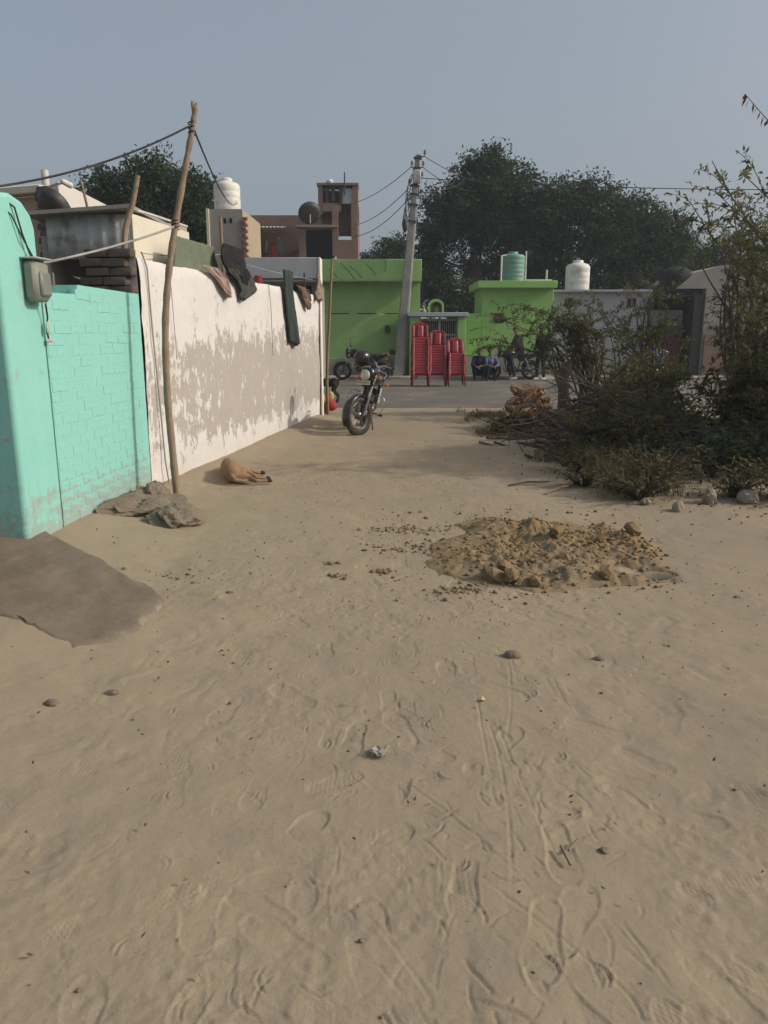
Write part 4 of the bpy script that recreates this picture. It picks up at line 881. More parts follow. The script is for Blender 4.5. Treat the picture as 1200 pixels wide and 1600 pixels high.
# crumbs of soil, pebbles: nobody could count them
ico = bmesh.new(); bmesh.ops.create_icosphere(ico, subdivisions=1, radius=1); iv = np.array([v.co[:] for v in ico.verts]); iF = np.array([[v.index for v in f.verts] for f in ico.faces]); ico.free()
def scatter(name, label, cat, pts, rad, m, seed, flat=.75):
    g = np.random.default_rng(seed); V = []; Fs = []
    for i, (p, r) in enumerate(zip(pts, rad)):
        V.append(iv * (r * g.uniform(.6, 1.3, 3) * np.array([1, 1, flat])) * (1 + g.normal(0, .16, (len(iv), 1))) + np.array(p)); Fs.append(iF + i * len(iv))
    o = link(name, npmesh(name, np.concatenate(V), np.concatenate(Fs), m, False)); tag(o, label, cat, kind='stuff'); return o
P_ = []; Q_ = []; g = np.random.default_rng(4)
while len(P_) < 5600:
    x = g.uniform(-.05, 2.1); y = g.uniform(4.2, 6.7)
    dens = float(heap_shape(np.array(x), np.array(y)))
    if g.random() > dens * .8 + .05: continue
    r = .0025 + .015 * g.random() ** 6; P_.append((x, y, heap_z(x, y) + r * .4 if dens > .15 else gz(x, y) + r * .4)); Q_.append(r)
for (cx, cy, s_, n_) in ((-.02, 4.85, .05, 60), (-.3, 4.75, .04, 30), (.15, 5.4, .14, 120), (.45, 4.45, .10, 120), (.2, 5.9, .15, 150), (-1.35, 4.7, .15, 50), (-.35, 5.0, .03, 20)):
    for _ in range(n_):
        x = g.normal(cx, s_); y = g.normal(cy, s_ * .5); r = .004 + .014 * g.random() ** 3; P_.append((x, y, gz(x, y) + r * .3)); Q_.append(r)
scatter('soil_crumbs', 'loose crumbs of soil strewn over and around the dug heap', 'soil', P_, Q_, m_clod, 5)
P_ = []; Q_ = []
for _ in range(520):
    y = 1.2 + 11 * g.random() ** 1.2; x = g.uniform(-.6, .6) * (y + .5)
    if x < -1.2 and 3.3 < y < 5.4: continue
    r = .0014 + .0048 * g.random() ** 5 * (1 + y * .12); P_.append((x, y, gz(x, y) + r * .3)); Q_.append(r)
scatter('pebbles', 'tiny pebbles scattered over the dirt lane', 'pebbles', P_, Q_, m_mudrock, 6)
for i, (x, y, r, l) in enumerate([(-1.38, 2.93, .022, 'dark little stone on the bare dirt at the far left foreground'), (-1.17, 3.05, .02, 'second dark little stone in the left foreground'), (.655, 2.0, .013, 'little stone beside the drag mark in the right foreground'), (.62, 3.45, .03, 'small dark clod on the dirt right of the middle'), (-.92, 4.35, .016, 'tiny stone near the concrete ramp edge'), (1.02, 3.4, .02, 'small dark stone in the middle distance at right')]):
    lump('small_stone', l, (x, y, gz(x, y) + r * .2), (r * 1.4, r, r * .7), m_mudrock, 90 + i, 'stone', .25, 2)
for i, (p, q, l) in enumerate([((.545, 1.985), (.585, 2.03), 'upper pale twig of the pair lying in the right foreground'), ((.535, 1.92), (.525, 2.0), 'lower pale twig of the pair lying in the right foreground')]):
    MB().tube([(p[0], p[1], gz(*p) + .012), (q[0], q[1], gz(*q) + .016)], .0045, 6).build('pale_twig', m_bamboo, label=l, cat='twig')
mb = MB().grid(lambda u, v: (.405 + u * .02 + .006 * v, 2.98 + v * .02, gz(.41, 3) + .012 + .008 * math.sin(u * 5) * v), 4, 4); solid(mb.build('yellow_scrap', m_cl['yellow'], label='tiny yellow scrap lying in the middle of the lane', cat='litter'), .002)
mb = MB().grid(lambda u, v: (-.05 + u * .06 + .012 * math.sin(v * 9), 2.53 + v * .055 + .01 * math.sin(u * 8), gz(-.02, 2.55) + .008 + .012 * abs(math.sin(u * 7 + v * 5))), 10, 10); solid(mb.build('plastic_scrap', m_cl['scrap'], label='crumpled pale plastic scrap half buried in the dirt', cat='litter'), .002)

# ------------------------------------------------------------------ vegetation builders
def leaves(name, parent, m, pos, dirs, length, width, tint, seed=0, droop=0.0, kind=None):
    g = np.random.default_rng(seed); pos = np.asarray(pos, float); n_ = len(pos); d = np.asarray(dirs, float); d = d + np.array([0, 0, -droop]); d /= np.linalg.norm(d, axis=1, keepdims=True) + 1e-9
    r = g.normal(0, 1, (n_, 3)); s_ = np.cross(d, r); s_ /= np.linalg.norm(s_, axis=1, keepdims=True) + 1e-9; nn = np.cross(d, s_)
    L = (np.asarray(length) * g.uniform(.7, 1.3, n_))[:, None]; W = (np.asarray(width) * g.uniform(.7, 1.3, n_))[:, None]
    a = pos; b = pos + d * L * .45 + s_ * W * .5 + nn * W * .12; c = pos + d * L; e = pos + d * L * .45 - s_ * W * .5 + nn * W * .12
    V = np.stack([a, b, c, e], 1).reshape(-1, 3); Fq = np.arange(n_ * 4).reshape(-1, 4)
    return link(name, npmesh(name, V, Fq, m, False, tint=np.clip(tint, 0, 1)), parent, kind=kind)
def tree(name, label, base, trunk, blobs, nleaf, lsize, m, seed, cat='tree', group=None, clump=.33, tr=.22, droop=.5, sky=.0):
    t = thing(name, label, cat, base, 0, group); g = np.random.default_rng(seed); rs = random.Random(seed); mb = MB()
    tp = smooth_path(trunk, 4); mb.tube(tp, [tr * (1 - .55 * i / len(tp)) for i in range(len(tp))], 10)
    vol = np.array([b[3] * b[4] * b[5] for b in blobs]) ** .8; vol /= vol.sum(); Ps = []; Ts = []; Ds = []
    for bi, (x, y, z, rx, ry, rz) in enumerate(blobs):
        c = Vector((x, y, z)); st = tp[rs.randrange(int(len(tp) * .45), len(tp))]
        mid = st.lerp(c, .5) + Vector((rs.uniform(-.3, .3), rs.uniform(-.3, .3), rs.uniform(-.1, .4)))
        lp_ = smooth_path([st, mid, c], 4); mb.tube(lp_, [tr * .42 * (1 - .7 * i / len(lp_)) for i in range(len(lp_))], 7)
        nc = max(6, int(vol[bi] * nleaf / 55))
        for k in range(nc):
            q = g.normal(0, 1, 3); q /= np.linalg.norm(q); q *= g.random() ** .38 * (g.uniform(1.05, 1.4) if g.random() < .22 else 1)
            cc = np.array([x, y, z]) + q * np.array([rx, ry, rz])
            if k % 3 == 0: mb.tube([c, (c + Vector(cc)) / 2 + Vector((0, 0, rs.uniform(-.1, .2))), Vector(cc)], [tr * .13, tr * .08, tr * .03], 4, cap=False)
            nl = int(vol[bi] * nleaf / nc * g.uniform(.5, 1.5)); s_ = clump * g.uniform(.6, 1.3)
            pp_ = cc + np.clip(g.normal(0, .8, (nl, 3)), -1.5, 1.5) * np.array([s_, s_, s_ * .62]); Ps.append(pp_)
            dd = g.normal(0, 1, (nl, 3)) + q * .5; Ds.append(dd); tone = g.normal(.45, .25); Ts.append(g.normal(tone, .16, nl))
    mb.build('trunk', m_wood2, t, 60)
    leaves('crown', t, m, np.concatenate(Ps), np.concatenate(Ds), lsize, lsize * .5, np.concatenate(Ts), seed, droop)
    return t
# big trees behind the green houses
tree('neem_tree', 'big dark spreading tree behind the gate between the green houses', (4.3, 38, 0), [(0, 0, -.2), (.1, 0, 1.5), (-.1, 0, 3), (.2, .1, 4.5)],
     [(-.3, 0, 7.6, 1.7, 1.7, 1.3), (1.2, .2, 8.4, 1.5, 1.6, 1.1), (-1.6, 0, 6.6, 1.3, 1.5, 1.2), (.6, 0, 6.4, 1.8, 1.6, 1.1), (2.3, 0, 7.2, 1.3, 1.5, 1.2), (-2.1, 0, 5.2, .85, 1.3, .9), (2.2, .3, 5.4, 1.2, 1.4, .9), (-1.8, -.6, 3.6, 1.1, 1.2, 1.2), (-.6, -1.2, 3.0, 1.2, 1.0, 1.3), (.5, -.5, 9.2, .9, .9, .6), (-.3, 0, 8.9, .8, .9, .6), (-2.4, 0, 4.0, .7, 1, .9), (1.2, 2.2, 3.0, 1.6, .7, 1.6), (2.6, .4, 3.6, 1.2, 1, 1.3), (.6, .8, 4.6, 1.6, 1, 1.0)], 58000, .17, m_leafA, 1)
tree('neem_tree', 'wide dark tree behind the teal and white water tanks', (9.8, 38, 0), [(0, 0, -.2), (.2, 0, 1.4), (.1, 0, 2.8), (-.2, .1, 4)],
     [(-1.6, 0, 7.2, 1.5, 1.6, 1.3), (-.2, 0, 7.6, 1.4, 1.5, 1.1), (1.3, 0, 6.6, 1.5, 1.5, 1.2), (2.5, 0, 5.6, 1.4, 1.5, 1.1), (-2.4, 0, 5.4, 1.4, 1.5, 1.2), (0, -.5, 5.6, 1.7, 1.5, 1.2), (1.5, -.6, 4.2, 1.7, 1.5, 1.1), (-1.2, -.8, 3.8, 1.6, 1.4, 1.1), (3.2, 0, 4.2, 1.2, 1.4, .9), (.3, 0, 3.0, 2.2, 1.2, .9), (-2.9, -.4, 3.6, .8, 1.2, .8), (-2.9, .3, 6.4, 1.0, 1.2, 1.0), (3.6, 0, 5.4, 1.0, 1.2, .8), (2.2, .2, 6.9, 1.2, 1.2, .8), (3.6, .2, 6.3, 1.1, 1.2, .7)], 62000, .17, m_leafA, 2)
tree('neem_tree', 'distant tree behind the corner house at the right', (15.5, 40, 0), [(0, 0, -.2), (.2, 0, 1.4), (.1, 0, 2.8)],
     [(-2.2, -.5, 5.2, 1.3, 1.4, 1.0), (-1.0, 0, 4.9, 1.8, 1.6, 1.0), (1.0, 0, 5.0, 1.8, 1.5, 1.0), (3.0, 0, 4.6, 1.6, 1.5, 1.0), (0, 0, 3.4, 2.5, 1.5, 1.0)], 18000, .17, m_leafA, 3)
tree('neem_tree', 'dark leafy tree behind the tin shed on the left', (-8.4, 30, 0), [(0, 0, -.2), (.1, 0, 1.5), (-.1, 0, 3), (.1, .1, 4.6)],
     [(-1.4, 0, 6.5, 1.2, 1.3, .8), (0, 0, 7.0, 1.1, 1.2, .75), (1.3, 0, 6.5, .9, 1.2, .9), (.3, 0, 5.6, 1.6, 1.4, .9), (-1.0, 0, 5.2, 1.2, 1.2, .7), (1.7, 0, 5.3, .7, 1, .8), (-2.2, 0, 6.0, .55, .8, .5)], 26000, .15, m_leafA, 4)
tree('neem_tree', 'small pale distant tree between the brick house and the power pole', (.4, 46, 0), [(0, 0, -.2), (.1, 0, 1.5), (0, 0, 3.2)],
     [(-1.1, 0, 5.3, .8, 1, .7), (.2, 0, 6.0, 1.1, 1.1, .9), (1.0, 0, 5.2, .9, 1, .8), (-.2, 0, 4.6, 1.5, 1.1, .8), (-2.0, 0, 4.8, .7, .8, .5)], 14000, .17, m_leafA, 5)

tree('shade_tree', 'leafy tree beyond the right edge that shades the lane', (7.6, 8.9, 0), [(0, 0, -.2), (.1, 0, 1.2), (0, .1, 2.6)], [(-.5, 0, 3.7, .9, .9, .5), (.6, .3, 4.1, .9, .9, .5), (0, -.8, 3.4, .9, .6, .4), (.2, 1.0, 3.4, .8, .8, .4)], 8000, .13, m_leafA, 9)
def thorn(name, label, base, tips, seed, trunk_r=.06, spray=10, flen=.058, fwid=.023, dens=16, m=m_leafB, cat='bush', tw=.42, rust=0, stems=None, wander=.35):
    """thorny feathery bush: stems arch from the base to each tip; side twigs carry rows of small leaves"""
    t = thing(name, label, cat, base); g = np.random.default_rng(seed); rs = random.Random(seed); wd = MB(); Ps = []; Ds = []; Ts = []
    Bv = Vector(base)
    for (tx, ty, tz, bow) in tips:
        tip = Vector((tx, ty, tz)) - Bv; s0 = Vector((rs.uniform(-.3, .3), rs.uniform(-.25, .25), 0)) if not stems else Vector(rs.choice(stems))
        mid1 = s0.lerp(tip, .33) + Vector((rs.uniform(-.35, .35), rs.uniform(-.35, .35), bow)); mid2 = s0.lerp(tip, .7) + Vector((rs.uniform(-.28, .28), rs.uniform(-.28, .28), bow * .8))
        path = smooth_path([s0 - Vector((0, 0, .1)), mid1, mid2, tip], 6); n_ = len(path)
        wd.tube(path, [trunk_r * (1 - .95 * i / n_) ** 1.6 * rs.uniform(.85, 1.1) * .55 + .003 for i in range(n_)], 5)
        for k in range(spray):
            f = rs.uniform(.25, 1.0); i = min(int(f * (n_ - 1)), n_ - 2); p0 = path[i]; dr = (path[i + 1] - path[i]).normalized()
            q = Vector(g.normal(0, 1, 3)); q.z *= .5; q = (dr * .55 + q * .8).normalized(); l = tw * rs.uniform(.5, 1.3)
            p1 = p0 + q * l * .5 + Vector((0, 0, .03)); p2 = p0 + q * l - Vector((0, 0, .12 * l))
            tp_ = smooth_path([p0, p1, p2], 4); wd.tube(tp_, [.006 * (1 - .7 * a / len(tp_)) for a in range(len(tp_))], 3, cap=False)
            tone = rs.gauss(.45, .2); nl = dens
            for a in range(nl):
                ft = (a + rs.random()) / nl; j = min(int(ft * (len(tp_) - 1)), len(tp_) - 2); pp_ = tp_[j].lerp(tp_[j + 1], ft * (len(tp_) - 1) - j)
                side = Vector(g.normal(0, 1, 3)); dd = (q * .5 + side).normalized(); Ps.append(pp_[:]); Ds.append(dd[:]); Ts.append(rs.gauss(tone, .14))
                Ps.append((pp_ + dd * flen * .55)[:]); Ds.append((dd + Vector(g.normal(0, .45, 3)))[:]); Ts.append(rs.gauss(tone, .14))
    wd.build('stems', m_wood2, t, 60)
    leaves('foliage', t, m, Ps, Ds, flen, fwid, np.array(Ts), seed, .25)
    return t
def cloudtips(n_, cx, cy, cz, rx, ry, rz, seed, bow=.25):
    g = np.random.default_rng(seed); out = []
    for _ in range(n_):
        q = g.normal(0, 1, 3); q /= np.linalg.norm(q); q *= g.random() ** .33; out.append((cx + q[0] * rx, cy + q[1] * ry, cz + q[2] * rz, bow * g.uniform(.3, 1.4)))
    return out
thorn('thorn_bush', 'feathery thorn bush reaching left in front of the green house', (3.95, 15.2, 0), [(1.75, 14.3, 1.42, .5), (2.1, 14.2, 1.75, .5), (2.0, 14.6, 1.25, .5), (2.5, 14.2, 2.0, .5), (2.3, 14.4, 1.5, .5)] + cloudtips(20, 3.35, 14.6, 1.75, .8, .5, .45, 11, .4), 21, .04, spray=11)
thorn('thorn_bush', 'thin feathery thorn bush in front of the grey house', (4.7, 13.6, 0), cloudtips(16, 4.35, 13.4, 1.85, .9, .6, .55, 12, .4), 22, .04, spray=8)
thorn('thorn_tree', 'tall feathery thorn tree rising above the doorway house', (6.5, 13.8, 0), cloudtips(28, 6.1, 13.8, 3.3, 1.3, .9, .75, 13, .3), 23, .06, spray=12, tw=.42)
thorn('thorn_bush', 'dense dark thorn bush at the right edge behind the brush pile', (5.9, 11.6, 0), cloudtips(34, 5.8, 11.5, 1.35, .85, .7, .9, 14, .3), 24, .05, spray=13, flen=.06, fwid=.024)
thorn('thorn_bush', 'low dark green bush behind the pile of dead branches', (3.9, 11.6, 0), cloudtips(18, 3.95, 11.5, .85, .65, .5, .4, 15, .2), 25, .04, flen=.06, fwid=.028)
thorn('thorn_tree', 'thorn tree beyond the right edge whose twigs hang into the sky', (5.6, 8.4, 0), [(3.25, 8.2, 3.18, .5), (3.45, 8.0, 3.05, .5), (3.5, 8.3, 2.78, .4), (3.7, 8.5, 2.62, .4), (3.3, 8.6, 2.75, .4)] + cloudtips(50, 6.3, 8.6, 2.9, 1.4, 1.3, .9, 16, .4), 26, .055, spray=16, tw=.5, dens=16, flen=.06, fwid=.026)
t = thing('dry_branch', 'hanging twig with a row of rusty dry leaves at the upper right edge', 'branch', (3.6, 7.1, 2.9)); tp_ = smooth_path([(0, 0, 0), (-.25, -.05, .25), (-.45, -.08, .42), (-.60, -.1, .55)], 5)
MB().tube(tp_, [.006 - .00025 * i for i in range(len(tp_))], 5).build('twig', m_wood2, t)
Ps = [tp_[i][:] for i in (6, 7, 8, 9, 10, 11, 12, 13, 14, 15, 15)]; Ds = [(-.35 + .3 * math.sin(i * 2.3), .4 * math.cos(i * 1.7), -1) for i in range(len(Ps))]
leaves('foliage', t, m_rust, Ps, Ds, .075, .032, np.linspace(.1, .9, len(Ps)), 5, .2)

# brush pile, stump, logs, dry leaf heap
bpile = thing('brush_pile', 'heap of dead tangled branches under the thorn bushes at right', 'brush pile', (3.2, 10.6, 0))
rs = random.Random(31); bms = []
for k in range(8):
    L = rs.uniform(.9, 1.8); pts = [Vector((0, 0, 0))]; d = Vector((1, 0, 0))
    for i in range(6): d = (d + Vector((0, rs.gauss(0, .16), rs.gauss(0, .12)))).normalized(); pts.append(pts[-1] + d * L / 6)
    b = MB(); r0 = rs.uniform(.009, .024); b.tube(pts, [r0 * (1 - .75 * i / 6) for i in range(7)], 6)
    for q in range(3):
        i = rs.randrange(2, 6); e = pts[i] + Vector((rs.uniform(.1, .3), rs.uniform(-.25, .25), rs.uniform(-.15, .25))); b.tube([pts[i], (pts[i] + e) / 2 + Vector((0, 0, .02)), e], [r0 * .5, r0 * .35, r0 * .12], 5)
    bms.append(b.mesh('branch', m_branch, 60))
for i in range(230):
    o = link('branch', bms[rs.randrange(8)], bpile); a = rs.uniform(0, 6.28); rr_ = rs.random() ** .6
    x = rr_ * math.cos(a) * 1.35; y = rr_ * math.sin(a) * 1.75 + .1; hgt = .62 * (1 - rr_ ** 1.6) + .03
    az = rs.gauss(.0, .7) + (math.pi if rs.random() < .5 else 0)
    o.location = (x - .55 * math.cos(az), y - .55 * math.sin(az), gz(x + 3.2, y + 10.6) + hgt * rs.uniform(.15, 1.0)); o.rotation_euler = (rs.uniform(0, 6.28), rs.gauss(-.03, .16), az)
st = smooth_path([(0, 0, -.1), (.0, 0, .3), (-.02, .02, .7), (.03, .0, 1.0)], 4)
mb = MB().tube(st, [.13, .125, .12, .115, .11, .105, .10, .10, .098, .097, .095, .095, .09], 10); mb.tube([(.02, 0, .95), (.08, -.02, 1.04)], [.06, .04], 7)
o = mb.build('tree_stump', m_wood2, label='dark upright tree stump beside the brush pile', cat='stump'); o.location = (3.3, 14.2, 0)
wpile = thing('wood_pile', 'sunlit pile of short dry logs at the left of the brush', 'wood pile', (2.35, 12.6, 0)); lm = []
for k in range(5):
    b = MB(); L = rs.uniform(.25, .5); r0 = rs.uniform(.025, .05); pts = [Vector((-L / 2 + L * i / 4, rs.gauss(0, .015), rs.gauss(0, .015))) for i in range(5)]
    b.tube(pts, [r0 * rs.uniform(.8, 1.15) for _ in range(5)], 8); lm.append(b.mesh('log', m_log, 40))
for i in range(70):
    o = link('log', lm[rs.randrange(5)], wpile); a = rs.uniform(0, 6.28); rr_ = rs.random() ** .55; x = rr_ * math.cos(a) * .42; y = rr_ * math.sin(a) * .75
    o.location = (x + .12 * y, y, .05 + .68 * (1 - rr_ ** 1.5) * rs.uniform(.1, 1)); o.rotation_euler = (rs.uniform(0, 6), rs.gauss(0, .4), rs.uniform(0, 3.14))
def leafheap(name, label, cat, c, rad, h, n_, m, seed, L=.07, kind=None, z0=.02):
    g = np.random.default_rng(seed); q = g.normal(0, .5, (n_, 2)); zz = np.maximum(0, 1 - (q ** 2).sum(1)) * h * g.random(n_)
    pos = np.stack([c[0] + q[:, 0] * rad[0], c[1] + q[:, 1] * rad[1], z0 + zz + base_h(c[0] + q[:, 0] * rad[0], c[1] + q[:, 1] * rad[1])], 1)
    o = leaves(name, None, m, pos, g.normal(0, 1, (n_, 3)) * np.array([1, 1, .5]), L, L * .5, g.random(n_), seed); tag(o, label, cat, kind=kind or 'stuff'); return o
leafheap('dry_leaves', 'heap of orange dry leaves lying on the far side of the brush pile', 'leaves', (3.6, 12.3), (.42, .4), .85, 3000, m_leafC, 41, .075)
leafheap('wood_pile_leaves', 'dry leaves caught among the short logs', 'leaves', (2.35, 12.6), (.5, .85), .72, 2400, m_leafC, 42, .075)
leafheap('fallen_leaves', 'brown fallen leaves littering the ground below the bushes', 'leaves', (3.6, 9.0), (1.5, 3.0), .02, 2600, m_rust, 43, .035)
leafheap('straw_litter', 'bits of straw and chaff scattered over the dirt lane', 'straw', (.3, 4.5), (3.0, 4.2), .004, 700, m_grass, 44, .018)
thorn('scrub_bush', 'low olive scrub growing over the front of the brush pile', (2.75, 9.3, 0), cloudtips(16, 2.75, 9.3, .38, .7, .5, .22, 18, .12), 31, .03, m=m_grass, flen=.05, fwid=.022, tw=.3)
thorn('scrub_bush', 'olive scrub growing up through the middle of the brush pile', (3.5, 10.0, 0), cloudtips(16, 3.5, 10.0, .6, .8, .5, .3, 19, .15), 32, .03, m=m_leafB, flen=.05, fwid=.022, tw=.3)
# rusty undergrowth further right
thorn('dry_bush', 'rusty brown dry bush at the right edge behind the weeds', (5.0, 10.2, 0), cloudtips(22, 4.95, 10.2, .85, .8, .5, .35, 17, .2), 28, .03, m=m_grass, flen=.08, fwid=.03)

def blades(name, label, pts, hgt, m, seed, cat='grass'):
    g = np.random.default_rng(seed); n_ = len(pts); pos = np.asarray(pts, float); L = hgt * g.uniform(.4, 1.3, n_); a = g.uniform(0, 6.28, n_); ln = g.uniform(.2, 1.3, n_)
    dx = np.stack([np.cos(a), np.sin(a), 0 * a], 1); sd_ = np.stack([-np.sin(a), np.cos(a), 0 * a], 1); w_ = g.uniform(.0014, .0036, n_)[:, None] * (1 + pos[:, 1:2] * .05)
    m1 = pos + dx * (L * ln * .3)[:, None] + np.array([0, 0, 1]) * (L * .6)[:, None]; tp_ = pos + dx * (L * ln)[:, None] + np.array([0, 0, 1]) * (L * (1 - .25 * ln))[:, None]
    V = np.stack([pos - sd_ * w_, pos + sd_ * w_, m1 + sd_ * w_ * .7, m1 - sd_ * w_ * .7, tp_ + sd_ * w_ * .1, tp_ - sd_ * w_ * .1], 1).reshape(-1, 3)
    b = np.arange(n_)[:, None] * 6; Fq = np.concatenate([b + np.array([0, 1, 2, 3]), b + np.array([3, 2, 4, 5])]); tt = np.clip(g.normal(.4, .25, n_), 0, 1)
    o = link(name, npmesh(name, V, Fq, m, False, tint=np.concatenate([tt, tt]))); return tag(o, label, cat, kind='stuff')
g = np.random.default_rng(8); pts = []
while len(pts) < 15000:
    x = g.uniform(1.3, 7); y = g.uniform(6.75, 15.5)
    edge = 1.75 + .09 * (y - 7) + .25 * float(vnoise(np.array(y * 1.1), np.array(2.), 7)) if y < 11.5 else 1.45
    d_ = .02 + .98 * float(sstep(-.05, .45, vnoise(np.array(x * 1.6), np.array(y * 1.6), 55)))
    if x < edge + (.35 if y < 7.2 else 0) or g.random() > d_: continue
    pts.append((x, y, gz(x, y) - .01))
blades('grass', 'scrubby wild grass growing under the thorn bushes', pts, .13, m_grass, 3)
pts = []
while len(pts) < 5200:
    x = g.uniform(2.0, 6.0); y = g.uniform(7.0, 11.8)
    if x < 2.0 + .12 * (y - 7) or g.random() > .03 + .97 * float(sstep(.05, .5, vnoise(np.array(x * 1.2), np.array(y * 1.2), 91))): continue
    pts.append((x, y, gz(x, y) - .01))
blades('tall_dry_grass', 'tall straw coloured grass tufts among the bushes', pts, .34, m_straw, 5)
def weed(name, label, loc, n_, h, spread, seed, m=m_leafD, L=.07, cat='weed', group=None):
    t = thing(name, label, cat, loc, 0, group); g = np.random.default_rng(seed); rs = random.Random(seed); wd = MB(); Ps = []; Ds = []; Ts = []
    for i in range(n_):
        a = rs.uniform(0, 6.28); r = spread * rs.random() ** .6; tip = Vector((math.cos(a) * r, math.sin(a) * r, h * rs.uniform(.5, 1.1)))
        path = smooth_path([(0, 0, -.03), tip * .5 + Vector((0, 0, .08 * h)), tip], 5); wd.tube(path, .004, 4)
        for k in range(16):
            p = path[min(int(len(path) * (.25 + .75 * rs.random())), len(path) - 1)]; Ps.append(p[:]); Ds.append(g.normal(0, 1, 3) * np.array([1, 1, .4])); Ts.append(rs.gauss(.5, .2))
    wd.build('stems', m_wood2, t); leaves('foliage', t, m, Ps, Ds, L, L * .62, np.array(Ts), seed, .1); return t
weed('leafy_weed', 'broad leaved dark green weed at the right edge above the stones', (4.05, 8.4, .03), 44, .62, .7, 51, L=.10)
weed('leafy_weed', 'low dark green weed clump left of the broad leaved weed', (3.45, 8.0, .03), 30, .42, .5, 52, L=.08)
weed('leafy_weed', 'small bright weed in front of the brush pile', (2.95, 8.0, .03), 18, .4, .3, 53, L=.06)
weed('wild_shrub', 'wispy olive shrub at the near edge of the brush', (2.62, 7.35, .02), 60, .42, .5, 54, m=m_grass, L=.05)
weed('wild_shrub', 'wispy shrub beside the pale stones at the right', (3.25, 7.0, .02), 36, .3, .42, 55, m=m_grass, L=.05)
weed('wild_shrub', 'low wispy shrub left of the brush pile front', (2.1, 8.4, .02), 34, .28, .45, 56, m=m_grass, L=.05)
weed('wild_shrub', 'spreading olive shrub between the small pale stones', (2.35, 6.95, .02), 46, .26, .45, 58, m=m_grass, L=.045)
weed('wild_shrub', 'spiky olive shrub at the right edge behind the grey stone', (3.7, 6.95, .02), 50, .34, .5, 59, m=m_grass, L=.05)
weed('wild_shrub', 'low olive shrub on the shaded dirt left of the stones', (2.0, 7.6, .02), 36, .2, .4, 60, m=m_grass, L=.045)
weed('wild_shrub', 'tall wispy shrub between the brush pile and the weeds', (2.95, 8.9, .02), 60, .5, .6, 61, m=m_grass, L=.055)
weed('wild_shrub', 'low shrub in front of the wood pile', (1.9, 12.1, .02), 40, .3, .55, 57, m=m_grass, L=.06)
for i, (x, y, r, l, e) in enumerate([(2.93, 6.75, .06, 'upright pale stone among the wispy shrubs', 1.7), (3.28, 6.78, .09, 'rounded pale grey stone right of the upright one', .8), (2.55, 6.5, .05, 'small pale stone left of the upright stone', 1.2), (3.55, 6.6, .08, 'grey stone at the right edge of the frame', .9), (2.35, 6.75, .045, 'little pale stone at the edge of the shrubs', .8)]):
    o = lump('pale_stone', l, (x, y, gz(x, y) + r * .5), (r, r, r * e), m_rock, 60 + i, 'stone', .22, 3); o.rotation_euler = (0, rk.uniform(-.2, .2), rk.uniform(0, 3))
for i, (p, q, l) in enumerate([((3.0, 5.75), (3.35, 6.0), 'bare pale stick lying at the right edge'), ((1.25, 7.6), (1.7, 7.75), 'dry stick on the shaded dirt left of the shrubs'), ((1.55, 7.2), (1.95, 7.6), 'second dry stick on the dirt near the shrubs'), ((2.9, 5.6), (3.3, 5.65), 'dark twig lying at the right edge')]):
    md = ((p[0] + q[0]) / 2, (p[1] + q[1]) / 2); MB().tube([(p[0], p[1], gz(*p) + .012), (md[0], md[1] + .04, gz(*md) + .03), (q[0], q[1], gz(*q) + .02)], [.009, .011, .006], 6).build('dry_stick', m_branch if i % 2 else m_bamboo, label=l, cat='stick')
# ------------------------------------------------------------------ red plastic chairs in three stacks
cw = .235; ch = {}
def slat(mb, x0, x1, z0, z1, bow=.03):
    mb.grid(lambda u, v: (x0 + (x1 - x0) * u, .20 + .12 * v ** 1.2 + bow * (1 - ((x0 + (x1 - x0) * u) / cw) ** 2), z0 + (z1 - z0) * v), 3, 6)
mb = MB(); mb.grid(lambda u, v: ((u - .5) * 2 * cw * (1 - .08 * v), -.22 + .44 * v, .44 - .03 * v - .012 * math.sin(math.pi * u) * math.sin(math.pi * v) - (.05 if v == 0 else 0)), 8, 8)
mb.grid(lambda u, v: ((u - .5) * 2 * cw, -.222 + .01 * (1 - v), .44 - .12 * (1 - v)), 8, 1)
ch['seat'] = mb.mesh('seat', m_redp, 60)
mb = MB(); slat(mb, -.10, .10, .42, .80); slat(mb, -cw, -.155, .42, .80); slat(mb, .155, cw, .42, .80)
mb.grid(lambda u, v: ((u - .5) * 2 * cw * (1 - .25 * v ** 2), .315 + .03 * (1 - (2 * u - 1) ** 2) + .02 * v, .79 + .085 * v * (1 - .75 * (2 * u - 1) ** 4)), 10, 4)
ch['backrest'] = mb.mesh('backrest', m_redp, 60)
def legm(sx, fr):
    b = MB(); x = sx * (cw - .025); y = -.205 if fr else .19; x2 = sx * (cw + .01); y2 = -.235 if fr else .26
    def lf(u, v):
        w_ = .088 - .034 * v; a = (u - .5) * 2; return (x + (x2 - x) * v + sx * (w_ * .55 * (1 - max(0, a) * 0) if a > 0 else w_ * .55 * (1 + a) * 1.0) * 1 - sx * w_ * .3, y + (y2 - y) * v + (1 if not fr else -1) * (w_ * .55 * (1 - a) if a > 0 else w_ * .55) - (0), .43 * (1 - v))
    b.grid(lf, 4, 3); return b.mesh('leg', m_redp, 60)
legs = [legm(sx, fr) for sx in (-1, 1) for fr in (True, False)]
def chair(label, loc, rz, group):
    t = thing('plastic_chair', label, 'chair', loc, rz, group)
    for nm, me in (('seat', ch['seat']), ('backrest', ch['backrest'])): solid(link(nm, me, t), .008, 0)
    for me in legs: solid(link('leg', me, t), .01, 0)
rs = random.Random(6)
